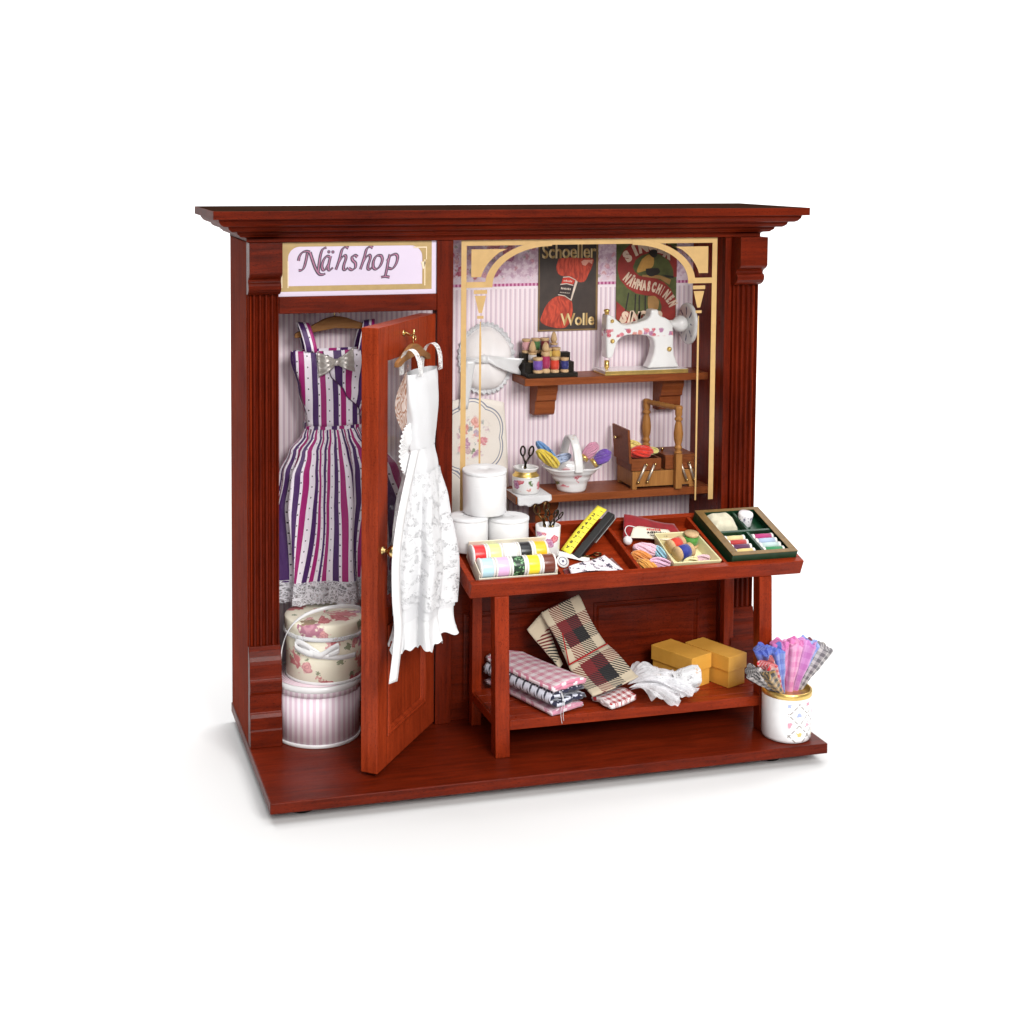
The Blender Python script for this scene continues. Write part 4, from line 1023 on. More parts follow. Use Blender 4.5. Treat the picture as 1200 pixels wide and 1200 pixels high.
m = MB(); m.lathe([(RF + .005, 0), (RF + .03, .02), (RF + .03, .1), (RF + .005, .12)], 64); m.build('trim', SATIN, fb)
m = MB(); m.lathe([(RF + .01, 1.95), (RF + .06, 1.95), (RF + .06, 2.42), (RF + .03, 2.47), (RF - .2, 2.48), (0, 2.48)], 64); fl = m.build('lid', ROSEM, fb)
m = MB(); m.lathe([(RF + .062, 1.80), (RF + .11, 1.82), (RF + .11, 1.96), (RF + .062, 1.98)], 160); m.tf(Matrix()); m.build('lace_edge', LACE, fl)
m = MB()
def rstrip(P, wd, up=(0, 0, 1)):
    q = spline3(P, 6)
    m.grid(lambda a, b: tuple(Vector(q[int(round(b * (len(q) - 1)))]) + Vector(up) * (a - .5) * wd), 2, len(q) - 1, thick=.02)
def spline3(P, k=6):
    out = []
    for i in range(len(P) - 1):
        p0, p1, p2, p3 = [Vector(P[j]) for j in (max(i - 1, 0), i, i + 1, min(i + 2, len(P) - 1))]
        for j in range(k):
            t = j / k; out.append(.5 * (2 * p1 + (p2 - p0) * t + (2 * p0 - 5 * p1 + 4 * p2 - p3) * t * t + (-p0 + 3 * p1 - 3 * p2 + p3) * t ** 3))
    return out + [Vector(P[-1])]
rstrip([(-1.4, -.95, 1.75), (-1.0, -1.36, 1.45), (-.55, -1.66, 1.30), (-.1, -1.74, 1.55), (.2, -1.74, 1.66), (.22, -1.76, 1.46), (-.1, -1.74, 1.34), (-.5, -1.66, 1.28)], .24)
rstrip([(-.5, -1.66, 1.28), (-1.0, -1.4, 1.62), (-1.36, -1.06, 1.72), (-1.40, -1.02, 1.5), (-1.0, -1.4, 1.34), (-.5, -1.66, 1.26)], .24)
rstrip([(-.5, -1.68, 1.26), (.3, -1.70, 1.16), (1.0, -1.40, 1.12)], .20)
rstrip([(-1.93, -.76, -.25), (-1.98, -.72, .4), (-1.90, -.75, 1.4), (-1.62, -.82, 2.2), (-1.1, -.95, 2.72), (-.3, -1.0, 2.98), (.6, -.9, 3.0), (1.3, -.62, 2.78), (1.75, -.3, 2.3)], .19, (.35, .2, .8))
m.build('ribbon', SATIN, fb)

# ------------------------------------------------------------------ white dress on the door
def dpt(l, off, z=0): return Matrix.Translation((7.9, .5, 0)) @ Matrix.Translation(AX * l + NX * off + Vector((0, 0, z)))
DB = Matrix(((-AX.x, -NX.x, 0, 0), (-AX.y, -NX.y, 0, 0), (0, 0, 1, 0), (0, 0, 0, 1)))      # x towards the hinge, -y off the door
WM = lambda l, off, z: Matrix.Translation((7.9, .5, 0)) @ Matrix.Translation(AX * l + NX * off + Vector((0, 0, z))) @ DB
wooden_hanger('wooden hanger carrying the white dress on the door hook', WM(3.36, .42, 16.42) @ Matrix.Rotation(.02, 4, 'Y'), 1.62)
wd = thing('white_dress', 'long white dress with lace straps and a ruffled hem hanging on the open door', 'dress', M=WM(3.42, .80, 12.6))
n = NT('white_dress_cloth'); p = n.obj()
n.bump(n.M('ADD', n.noise(p, 24.0, 3), n.M('MULTIPLY', n.noise(n.mul(p, (3.5, 3.5, .5)), 1.0, 3), 2.0)), .35, .03)
WCL = n.done((.64, .64, .655, 1), .8, sheen=.15)
def wb(a, b):
    t = 2 * PI * a; c_, s__ = math.cos(t), math.sin(t)
    w_ = interp([(0, 1.0), (.3, 1.12), (.7, 1.36), (1, 1.36)], b); d_ = interp([(0, .40), (.5, .5), (.85, .46), (1, .36)], b)
    k = 1 + .03 * math.sin(7 * t + 4 * b)
    return (w_ * c_ * k, d_ * s__ * k, 2.95 * b)
m = MB(); m.grid(wb, 80, 20, closed=True); m.build('bodice', WCL, wd)
HS = 6.5
def ws(a, b):
    t = 2 * PI * a; c_, s__ = math.cos(t), math.sin(t)
    w_ = interp([(0, .98), (.1, 1.05), (.3, 1.34), (.55, 1.70), (.8, 1.85), (1, 1.76)], b); d_ = interp([(0, .40), (.12, .52), (.35, .74), (.7, 1.0), (1, .92)], b)
    am = interp([(0, .02), (.15, .06), (.4, .15), (1, .22)], b)
    k = 1 + am * (math.sin(6 * t + 1.1 + .6 * b) + .45 * math.sin(11 * t + 2 * b))
    y = d_ * s__ * k
    return (w_ * c_ * k + .05 * math.sin(3 * b), min(y, .62), -HS * b)
m = MB(); m.grid(ws, 180, 44, closed=True); m.build('skirt', WCL, wd)
m = MB()
def wl_(a, b):                                                # lace overskirt, shorter on the hinge side
    x, y, z = ws(a, .14 + .80 * b); t = 2 * PI * a
    return (x * 1.05, min(y * 1.06 - .02, .66), z + .06 * math.sin(9 * t) * b - .35 * (b ** 3) * math.cos(t + .6))
m.grid(wl_, 160, 30, uvfn=lambda a, b: (a * 10, b * 6), closed=True); m.build('lace_overskirt', LACE, wd)
m = MB()
def wr(a, b):
    x, y, z = ws(a, 1.0); t = 2 * PI * a
    k = .97 + .22 * b * b + .10 * math.sin(13 * t) * b
    return (x * k, min(y * k, .75), -HS + .1 - 1.15 * b + .09 * math.sin(13 * t + 1.2) * b + .05 * math.sin(30 * t) * b)
m.grid(wr, 300, 10, uvfn=lambda a, b: (a * 12, b * 1.2), closed=True, thick=.0); m.build('ruffle', COTTON, wd)
for sx in (-1, 1):
    m = MB()
    def wst(a, b):
        tt = PI * b
        return (sx * (1.0 + .10 * math.sin(tt)) + (a - .5) * .42, -.40 * math.cos(tt), 2.88 + 1.02 * math.sin(tt) ** .75)
    m.grid(wst, 6, 26, uvfn=lambda a, b: (a * .45, b * 3.0)); m.build('lace_strap', LACE_STRAP, wd)
m = MB()
def scr(a, b):                                               # cream lace wing beside the bodice
    return (-1.30 - .72 * a * math.sin(PI * (.15 + .8 * b)), .05 + .18 * math.sin(4 * b) * a, .75 + 2.6 * b)
m.grid(scr, 10, 16, uvfn=lambda a, b: (a * 1.6, b * 2.6)); m.build('lace_wing', LACE_CREAM, wd)
m = MB()
def fanf(a, b):
    t = lerp(-.62, .62, a) * PI; r = .12 + .85 * b
    return (-1.18 - r * math.cos(t) * .95, -.02 - .05 * math.cos(40 * a * PI) * b, .05 + r * math.sin(t) * 1.05)
m.grid(fanf, 120, 6, thick=.02); m.build('pleated_fan', SATIN, wd)
m = MB(); q = spline3([(-1.05, -.2, .0), (-2.5, -.3, -2.0), (-3.05, -.3, -3.6), (-3.0, -.28, -5.2), (-2.75, -.26, -6.6), (-3.1, -.2, -8.4)], 8)
m.grid(lambda a, b: tuple(q[int(round(b * (len(q) - 1)))] + Vector((1, 0, 0)) * (a - .5) * .42 + Vector((0, -.16, 0)) * (a - .5)), 3, len(q) - 1, thick=.02); m.build('ribbon', SATIN, wd)
# ------------------------------------------------------------------ display table
tb = thing('display_table', 'red brown display table with a slanted divided tray and a slatted lower shelf', 'display table', (0, 0, .002))
ANG = math.atan2(1.45, 3.28); TL = 3.586; SH = -.125
TM = Matrix.Translation((0, -3.33, 7.08)) @ Matrix.Rotation(ANG, 4, 'X')
def tp(u, v, w=0): return TM @ Vector((u, v, w))
def leg(x0, x1, y0, y1, zt):
    m = MB(); zf = lambda y: 7.08 + (y + lean_ + 3.33) * math.tan(ANG) - .752; lean_ = .27 if y0 < -1 else 0
    v = [(x0, y0, 0), (x1, y0, 0), (x1, y1, 0), (x0, y1, 0), (x0, y0 + lean_, zf(y0)), (x1, y0 + lean_, zf(y0)), (x1, y1 + lean_, zf(y1)), (x0, y1 + lean_, zf(y1))]
    m.add(v, [(3, 2, 1, 0), (4, 5, 6, 7), (0, 1, 5, 4), (1, 2, 6, 5), (2, 3, 7, 6), (3, 0, 4, 7)]); m.build('leg', W_TABZ, tb, .025)
leg(9.35, 9.95, -3.35, -2.80, 0); leg(20.92, 21.5, -3.35, -2.80, 0); leg(9.42, 9.84, .02, .42, 0); leg(20.96, 21.42, .02, .42, 0)
m = MB(); m.box(9.952, 20.918, -3.31, -2.86, 1.08, 1.48); m.build('front_rail', W_TAB, tb, .02)
for x0, x1 in ((9.42, 9.84), (21.0, 21.4)):
    m = MB(); m.box(x0, x1, -2.798, .018, 1.08, 1.44); m.build('side_rail', W_TAB, tb, .02)
for k in range(4):
    m = MB(); y0 = -2.82 + k * .78; m.box(9.5, 21.35, y0, y0 + .72, 1.442 - .0, 1.476); m.build('shelf_slat', W_TAB, tb, .015)
# tray: boards sheared slightly with the table, built in its own slanted plane
tray = MB()
def tboard(u0, u1, v0, v1, w0, w1):
    vs = [(u + SH * v, v, w) for w in (w0, w1) for v in (v0, v1) for u in (u0, u1)]
    return [tuple(TM @ Vector(p)) for p in vs]
BF = [(0, 2, 3, 1), (4, 5, 7, 6), (0, 1, 5, 4), (1, 3, 7, 5), (3, 2, 6, 7), (2, 0, 4, 6)]
m = MB(); m.add(tboard(8.34, 22.80, .06, TL - .06, -.66, -.50), BF); tray = m.build('tray', W_TAB, tb, .01)
for a in ((8.32, 22.83, 0, .28, -.68, 0), (8.32, 22.83, TL - .24, TL, -.68, 0)):
    m = MB(); m.add(tboard(*a), BF); m.build('rim_board', W_TAB, tray, .025)
for a in ((8.32, 8.56, .282, TL - .242, -.68, -.002), (22.59, 22.83, .282, TL - .242, -.68, -.002)):
    m = MB(); m.add(tboard(*a), BF); m.build('rim_board', W_TAB, tray, .02)
for a in ((12.20, 12.34), (15.52, 15.68), (19.36, 19.50)):
    m = MB(); m.add(tboard(a[0], a[1], .282, TL - .242, -.50, -.03), BF); m.build('divider', W_TAB, tray, .015)
FL = -.497                                                     # tray floor, measured from the rim plane
def TR(u, v, w=FL, rz=0): return TM @ Matrix.Translation((u, v, w)) @ Matrix.Rotation(rz, 4, 'Z')

# three big white ribbon rolls
RG = 'white satin ribbon rolls piled at the table corner'
def roll(label, loc, r, h, tilt=(0, 0)):
    M_ = Matrix.Translation(loc) @ Matrix.Rotation(tilt[0], 4, 'X') @ Matrix.Rotation(tilt[1], 4, 'Y')
    t = thing('ribbon_roll', label, 'ribbon roll', M=M_, group=RG)
    m = MB(); m.lathe([(0, 0), (r - .04, 0), (r, .05), (r, h - .05), (r - .04, h), (.22, h), (.20, h - .06), (0, h - .06)], 48); m.build('ribbon', SATIN, t)
    m = MB(); m.lathe([(r + .002, h - .13), (r + .02, h - .10), (r + .02, h + .0), (r - .03, h + .02), (.25, h + .012), (.24, h + .0)], 48); m.build('end_card', COTTON, t)
roll('white ribbon roll at the lower left below the other rolls', (9.02, -.62, 7.75), .80, 1.40)
roll('white ribbon roll at the lower right beside the floral cup', (10.72, -.62, 7.74), .86, 1.28)
roll('white ribbon roll lying on top of two others', (9.80, -.34, 9.2), .90, 1.80, (.03, -.02))

# card box with ten coloured ribbon spools
CREAM = plain('cream_card', (.72, .66, .54), .6, var=.04)
bx = thing('ribbon_box', 'cream card box with two rows of coloured ribbon spools in the tray', 'box', M=TR(8.72, .33, FL + .16))
m = MB(); w_, d_, h_ = 3.30, 1.76, .46
m.box(0, w_, 0, d_, 0, .05); m.box(0, w_, 0, .05, .05, h_ - .12); m.box(0, w_, d_ - .05, d_, .05, h_ + .35); m.box(0, .05, .05, d_ - .05, .05, h_ + .1); m.box(w_ - .05, w_, .05, d_ - .05, .05, h_ + .1)
m.build('carton', CREAM, bx, .012)
PAPER = plain('white_card', (.78, .76, .73), .6, var=.03)
def ribbon_mat(rgb, glit=False):
    n = NT('ribbon'); u = n.obj()
    if glit:
        g_ = n.voro(u, 16.0, 'Color'); s_ = n.M('GREATER_THAN', n.sep(g_)[0], .8)
        return n.done(n.mix(s_, tuple(x * .5 for x in srgb(*rgb)[:3]), srgb(120, 168, 120)), .35)
    n.bump(n.noise(n.mul(u, (3, 30, 30)), 1.0, 2), .12, .02)
    return n.done(srgb(*rgb), .32, sheen=.2)
def ribbon_spool(label, rgb, u, v, glit=False, r=.46, wdt=.60):
    t = thing('ribbon_spool', label, 'ribbon spool', M=TR(u, v, FL + .22 + r), group='coloured ribbon spools in the cream box')
    XM = Matrix.Rotation(PI / 2, 4, 'Y'); hw = wdt / 2
    m = MB(); m.lathe([(0, -hw + .07), (r * .94, -hw + .07), (r * .95, -hw + .10), (r * .95, hw - .10), (r * .94, hw - .07), (0, hw - .07)], 36, (0, 0, 0), XM); m.build('ribbon', ribbon_mat(rgb, glit), t)
    for sx in (-1, 1):
        m = MB(); x0, x1 = sorted((sx * (hw - .068), sx * (hw - .008))); m.lathe([(.12, x0), (r, x0), (r + .01, (x0 + x1) / 2), (r, x1), (.12, x1)], 36, (0, 0, 0), XM); m.build('flange', PAPER, t)
for k, (nm, rgb, gl) in enumerate((('red ribbon spool at the back left of the cream box', (206, 24, 28), 0), ('pale lime ribbon spool in the back row of the cream box', (214, 232, 140), 0), ('white ribbon spool in the middle of the back row of the box', (228, 228, 228), 0), ('black ribbon spool in the back row of the cream box', (16, 18, 24), 0), ('orange yellow ribbon spool at the back right of the cream box', (244, 186, 30), 0))):
    ribbon_spool(nm, rgb, 9.08 + k * .645 - .08, 1.58, gl, .43)
for k, (nm, rgb, gl) in enumerate((('pale blue ribbon spool at the front left of the cream box', (178, 214, 226), 0), ('pale lilac ribbon spool in the front row of the cream box', (222, 178, 216), 0), ('glittering dark green ribbon spool in the front row of the box', (22, 66, 36), 1), ('bright yellow ribbon spool in the front row of the cream box', (246, 224, 40), 0), ('brown ribbon spool at the front right of the cream box', (104, 44, 26), 0))):
    ribbon_spool(nm, rgb, 9.10 + k * .645, .80, gl, .41)

# floral cup with scissors
cup = thing('floral_cup', 'straight white china cup with roses holding dark scissors beside the ribbon rolls', 'cup', (12.28, -1.18, 7.42))
m = MB(); m.lathe([(0, 0), (.40, 0), (.47, .07), (.52, 1.28), (.50, 1.30), (.46, 1.26), (.42, .12), (0, .1)], 36); m.build('body', china_floral('cup_china', 2.4, .98, .85, 1.55), cup)
CG = 'dark scissors standing in the floral cup'
cm_ = lambda x, y, rx, ry, rz: Matrix.Translation((12.28 + x, -1.18 + y, 8.66)) @ Matrix.Rotation(ry, 4, 'Y') @ Matrix.Rotation(rx, 4, 'X') @ Matrix.Rotation(rz, 4, 'Z')
GILT_DARK = plain('gilt_dark_steel', (.10, .055, .022), .3, 1.0)
scissors('gilt dark scissors with wide loops at the left of the floral cup', cm_(-.12, .1, -.05, -.16, .25), .80, GILT_DARK, .30, CG)
scissors('small black scissors with short loops at the right of the floral cup', cm_(.16, -.1, .1, .42, .5), .58, BLK_STEEL, .30, CG)

scissors('middle black scissors with thick loops standing in the floral cup', cm_(.02, -.16, .05, .12, .1), .62, BLK_STEEL, .34, CG)
# tape measure leaning on a black case
tape_a, tape_b = tp(13.0, 2.02, -.36), Vector((15.10, -.15, 9.02))
ax = (tape_b - tape_a).normalized(); side = Vector((-.35, -.55, .75)).cross(ax).normalized(); up_ = ax.cross(side).normalized()
TPM = Matrix(((ax.x, side.x, up_.x, tape_a.x), (ax.y, side.y, up_.y, tape_a.y), (ax.z, side.z, up_.z, tape_a.z), (0, 0, 0, 1)))
LT = (tape_b - tape_a).length
tp_ = thing('tape_measure', 'yellow measuring tape with black numbers leaning across the tray', 'tape measure', M=TPM)
YEL = plain('tape_yellow', srgb(236, 222, 64)[:3], .5, var=.04)
def tapef(a, b): return (LT * a, (b - .5) * .46, .10 * math.sin(PI * a) ** 1.0)
m = MB(); m.grid(tapef, 20, 3, thick=.025); m.build('band', YEL, tp_)
m = MB()
for k in range(1, 10):
    x = LT * k / 10 + .06; zt = .10 * math.sin(PI * x / LT) + .006
    m.add([(x - .01, -.21, zt), (x + .012, -.21, zt), (x + .012, -.04, zt), (x - .01, -.04, zt)], [(0, 1, 2, 3)])
for k, ch in enumerate('98765432'):
    x = LT * (k + 1) / 10 - .04; zt = .10 * math.sin(PI * x / LT) + .008
    letter(m, ch, lambda a, b: (x + b * 1.0 - .06, .06 - a, zt), .24, .24, bold=.03, centre=True)
m.build('numbers', BLACK, tp_, fix=False)
tc = thing('tape_case', 'long black case with a silver edge lying behind the yellow tape', 'case', M=TPM)
m = MB(); m.box(.05, LT + .02, -.62, -.26, -.34, -.06); m.build('body', BLACK, tc, .05)
m = MB(); m.box(LT * .45, LT + .03, -.66, -.622, -.34, -.28); m.build('silver_edge', STEEL, tc, .01)
# small scissors and pins lying below
q_ = TR(13.75, 1.72, FL + .08, -.15) @ Matrix.Rotation(PI / 2, 4, 'Y') @ Matrix.Rotation(PI / 2, 4, 'Z')
scissors('small gilt dark scissors lying flat below the tape case', q_, .62, GILT_DARK, .16)

PRINT = NT('printed_strip'); u = PRINT.uv(); k_ = PRINT.M('GREATER_THAN', PRINT.noise(PRINT.mul(u, (1.0, 1.8, 1)), 2.8, 4, .7), .55)
PRINT.done(PRINT.mix(k_, srgb(226, 218, 224), srgb(58, 52, 74)), .6); PRINT = PRINT.m
def flatthing(name, label, cat, mat, pts4, h=.03, bend=0, nu=14, nv=6, uvs=1.0):
    """thin sheet over four tray points (front left, front right, back right, back left) given as (u, v, w)"""
    A_, B_, C_, D_ = [tp(*q) for q in pts4]; nrm = TM.to_3x3() @ Vector((0, 0, 1)); m = MB()
    L1 = (B_ - A_).length; L2 = (D_ - A_).length
    def f(a, b): return tuple(A_.lerp(B_, a).lerp(D_.lerp(C_, a), b) + nrm * (bend * math.sin(PI * a * 1.5 + b) ))
    m.grid(f, nu, nv, uvfn=lambda a, b: (a * L1 * uvs, b * L2 * uvs), thick=h)
    return tag(m.build(name, mat), label, cat)
RED = plain('red_felt', srgb(132, 14, 26)[:3], .9, sheen=.3, var=.15)
MAROON = plain('maroon_cloth', srgb(98, 14, 20)[:3], .9, sheen=.3, var=.15)
flatthing('paper_label', 'white paper strip with a round printed end lying by the floral cup', 'label', PAPER, [(12.62, 1.80, -.36), (13.84, 1.32, -.40), (13.92, 1.62, -.40), (12.66, 2.12, -.36)], .02, .02)
disc = thing('paper_tag', 'round white paper tag with a printed ring beside the brown ribbon spool', 'paper tag', M=TR(12.66, 1.42, -.34, .2) @ Matrix.Rotation(.5, 4, 'X'))
m = MB(); m.lathe([(0, 0), (.27, 0), (.27, .02), (0, .02)], 28); m.build('card', PAPER, disc)
m = MB(); m.grid(lambda a, b: ((.16 + .03 * b) * math.cos(2 * PI * a), (.16 + .03 * b) * math.sin(2 * PI * a), .026), 28, 1, closed=True)
m.add([(-.06, -.05, .026), (.05, -.06, .026), (.06, .04, .026), (-.04, .06, .026)], [(0, 1, 2, 3)]); m.build('print', plain('grey_print', srgb(84, 84, 110)[:3], .6), disc, fix=False)
flatthing('felt_piece', 'maroon felt piece lying under the printed paper strip in the tray', 'felt', MAROON, [(12.52, .40, -.44), (15.2, .50, -.44), (14.9, 1.55, -.44), (12.55, 1.0, -.42)], .05, .03)
flatthing('printed_paper', 'white paper strip printed with dark marks at the tray front', 'paper strip', PRINT, [(12.70, .52, -.24), (14.92, .42, -.08), (14.42, 1.36, -.06), (12.70, .90, -.24)], .02, .07, 20, 8)

# red packet with a white card and a bobble
flatthing('red_cloth', 'dark red folded cloth spread at the back of the middle compartment', 'cloth', RED, [(15.78, 2.55, -.40), (18.62, 2.32, -.42), (18.35, 3.22, -.20), (15.98, 3.30, .32)], .05, .07, 20, 8)
wc_ = flatthing('label_card', 'white card with red and black print lying on the red cloth', 'card', CREAM, [(15.98, 2.40, -.16), (18.05, 2.02, -.16), (17.80, 2.66, -.06), (16.36, 2.98, -.02)], .03, .02)
m = MB(); nrm = TM.to_3x3() @ Vector((0, 0, 1))
rw = random.Random(9)
for u0, v0, du, hh, mi in ((16.85, 2.82, .60, .13, 0), (16.80, 2.62, .80, .15, 1), (16.86, 2.44, .72, .09, 1)):   # three lines of small print
    x = 0
    while x < du:
        wq = rw.uniform(.05, .10); v_ = v0 - .16 * x - .16; h1 = hh * rw.uniform(.6, 1)
        m.add([tp(u0 + x, v_, -.035), tp(u0 + x + wq * .75, v_, -.035), tp(u0 + x + wq * .75, v_ + h1, -.025), tp(u0 + x, v_ + h1, -.025)], [(0, 1, 2, 3)], mi=mi); x += wq + .02
m.build('print', [plain('red_print', srgb(200, 40, 40)[:3], .6), BLACK], wc_, fix=False)
pm = thing('bobble', 'small white bobble on a looped thread beside the white card', 'bobble', M=TR(15.84, 2.28, -.20))
m = MB(); m.lathe([(0, -.19)] + [(.19 * math.cos(t * PI / 10), .19 * math.sin(t * PI / 10)) for t in range(-4, 5)] + [(0, .19)], 20); m.build('ball', plain('bobble_white', (.76, .70, .70), .9, sheen=.4), pm)
m = MB(); m.tube(spline3([(0, .1, .15), (-.02, .38, .22), (.2, .62, .26), (.55, .58, .20)], 6), .02, 6); m.build('thread', COTTON, pm)

# ribbon bundles
def bundle(label, rgb, u, v, rz, seed, L=.95, R=.34, lift=.3):
    return skein(label, rgb, TR(u, v, FL + lift, rz) @ Matrix.Rotation(PI / 2, 4, 'Y'), L, R, False, 'soft yarn bundles in the middle compartment', seed)
bundle('orange yarn bundle under the larger pink one', (222, 140, 60), 16.12, 1.36, -.5, 21, .85, .24, .16)
bundle('larger pale pink yarn bundle in the middle compartment', (232, 190, 206), 16.38, 1.66, -.35, 22, .98, .31, .28)
bundle('pale blue yarn bundle wedged beside the cream tray', (150, 198, 214), 16.95, 1.35, -1.0, 23, .85, .26, .22)
bundle('amber yarn bundle at the front of the middle compartment', (226, 158, 66), 16.10, .72, -.7, 24, .85, .26, .18)
bundle('smaller pale pink yarn bundle at the tray front', (226, 178, 204), 16.62, .68, -.1, 25, .90, .29, .28)

# cream tray with loose wooden spools
ct = thing('cream_tray', 'pale cream plastic tray holding loose wooden spools', 'small tray', M=TR(17.05, .34, FL, -.02))
CRP = plain('cream_plastic', srgb(222, 214, 168)[:3], .45, var=.03)
m = MB(); lo_ = [(0, 0), (2.15, 0), (1.78, 1.95), (-.12, 1.95)]
def shell(inset, z): return [(lerp(x, .95, inset), lerp(y, .95, inset), z) for x, y in lo_]
rg = [shell(.10, 0), shell(0, .60), shell(.055, .60), shell(.14, .06)]
vs = [p for r in rg for p in r]; fs = [(3, 2, 1, 0)] + [(i * 4 + k, i * 4 + (k + 1) % 4, (i + 1) * 4 + (k + 1) % 4, (i + 1) * 4 + k) for i in range(3) for k in range(4)] + [(12, 13, 14, 15)]
m.add(vs, fs); m.build('shell', CRP, ct, .03)
LG = 'loose wooden spools in the cream tray'
def lay(u, v, rz, w=.27, tilt=PI / 2): return TR(u, v, FL + w, rz) @ Matrix.Rotation(tilt, 4, 'Y')
spool('wooden spool with red thread lying in the cream tray', (222, 52, 24), (0, 0, 0), .72, .29, M=lay(17.45, 1.62, .35, .36), group=LG)
spool('wooden spool with dark blue thread lying in the cream tray', (30, 48, 150), (0, 0, 0), .78, .30, M=lay(17.55, 1.12, .30, .38), group=LG)
spool('wooden spool with green thread at the back of the cream tray', (84, 160, 60), (0, 0, 0), .62, .30, M=TR(18.55, 1.86, FL + .12) @ Matrix.Rotation(-.2, 4, 'X'), group=LG)
bundle('pale pink yarn bundle in the right corner of the cream tray', (226, 186, 196), 18.62, .82, .1, 27, .62, .20, .26)
skein('pale cream yarn bundle at the front of the cream tray', (226, 214, 160), TR(18.05, .72, FL + .24, .2) @ Matrix.Rotation(PI / 2, 4, 'Y'), .7, .20, False, None, 28)

# dark green sewing kit
GREEN = plain('bottle_green_card', srgb(10, 52, 30)[:3], .4, var=.2); OLIVE = plain('olive_gold_paper', srgb(112, 84, 40)[:3], .5, var=.2)
kt = thing('sewing_kit', 'dark green sewing kit with an olive frame, thimble and thread reels in the tray', 'sewing kit', M=TR(19.62, .28, FL))
def kb_(name, u0, u1, v0, v1, w0, w1, mt, bv=.012):
    m = MB(); vs = [(u + SH * v, v, w) for w in (w0, w1) for v in (v0, v1) for u in (u0, u1)]; m.add(vs, BF); return m.build(name, mt, kt, bv)
KW, KD = 2.98, 3.02
kb_('bottom', 0, KW, 0, KD, 0, .42, GREEN)
kb_('side', 0, KW, 0, .16, .422, .80, GREEN); kb_('side', 0, KW, KD - .16, KD, .422, .80, GREEN); kb_('side', 0, .16, .162, KD - .162, .422, .80, GREEN); kb_('side', KW - .16, KW, .162, KD - .162, .422, .80, GREEN)
kb_('frame', -.01, KW + .01, -.01, .20, .802, .83, OLIVE); kb_('frame', -.01, KW + .01, KD - .15, KD + .01, .802, .83, OLIVE); kb_('frame', -.01, .34, .202, KD - .152, .802, .83, OLIVE); kb_('frame', KW - .30, KW + .01, .202, KD - .152, .802, .83, OLIVE)
kb_('divider', .162, KW - .162, 1.52, 1.64, .422, .76, GREEN); kb_('divider', 1.52, 1.64, .162, 1.518, .422, .74, GREEN); kb_('divider', 1.66, 1.78, 1.642, KD - .162, .422, .74, GREEN)
pc = thing('pincushion', 'cream padded pincushion in the back corner of the green kit', 'pincushion', M=TR(20.22, 2.62, FL + .44))
m = MB()
def pcf(a, b):
    u_, v_ = 2 * a - 1, 2 * b - 1; z = .50 * (max(0, (1 - u_ ** 4)) * max(0, (1 - v_ ** 4))) ** .5 + .025 * math.sin(7 * u_ + 2) * math.cos(6 * v_)
    return (.60 * u_ + .0, .52 * v_, z)
m.grid(pcf, 20, 20); m.build('pad', plain('cushion_cream', srgb(206, 200, 176)[:3], .85, sheen=.3, var=.1), pc)
th_ = thing('thimble', 'white china thimble with grey lettering in the green kit', 'thimble', M=TR(21.46 - .12, 2.60, FL + .43) @ Matrix.Rotation(-.2, 4, 'X'))
m = MB(); m.lathe([(0, .02), (.25, .02), (.27, 0), (.28, .06), (.32, .52), (.29, .60), (.2, .63), (0, .64)], 28)
n = NT('thimble_china'); s__ = n.sep(n.uv()); band_ = n.M('MULTIPLY', n.step(s__[1], .52, .58), n.M('SUBTRACT', 1.0, n.step(s__[1], .74, .8))); tx = n.M('GREATER_THAN', n.noise(n.mul(n.uv(), (5.5, 4, 1)), 1.6, 3, .7), .56)
m.build('cap', n.done(n.mix(n.M('MULTIPLY', tx, band_), (.78, .76, .78), srgb(96, 92, 120)), .2, coat=.3), th_)
KG = 'small thread reels lying in the green kit'
def reel(label, rgb, u, v, L=.92):
    M_ = TR(u - L / 2, v, FL + .56) @ Matrix.Rotation(PI / 2, 4, 'Y')
    t = thing('thread_reel', label, 'thread reel', M=M_, group=KG)
    m = MB(); m.lathe([(0, .09), (.125, .09), (.135, L / 2), (.125, L - .09), (0, L - .09)], 18); m.build('thread', tm(*rgb), t)
    for z in (0, L - .09): m = MB(); m.lathe([(0, z + .001), (.14, z + .001), (.14, z + .089), (0, z + .089)], 18); m.build('flange', PAPER, t)
for k, (nm, rgb) in enumerate((('cream', (240, 218, 160)), ('red', (190, 44, 44)), ('dark violet', (88, 30, 82)), ('pale yellow', (236, 206, 130)))):
    reel('%s thread reel in the front left cell of the green kit' % nm, rgb, 20.38 + .02 * k - .02, 1.62 - k * .285)
for k, (nm, rgb) in enumerate((('magenta', (186, 40, 116)), ('pale blue', (178, 196, 224)), ('pale mint', (200, 220, 218)), ('emerald green', (34, 140, 84)))):
    reel('%s thread reel in the front right cell of the green kit' % nm, rgb, 21.72 + .03 * k - .05, 1.62 - k * .285, .96)

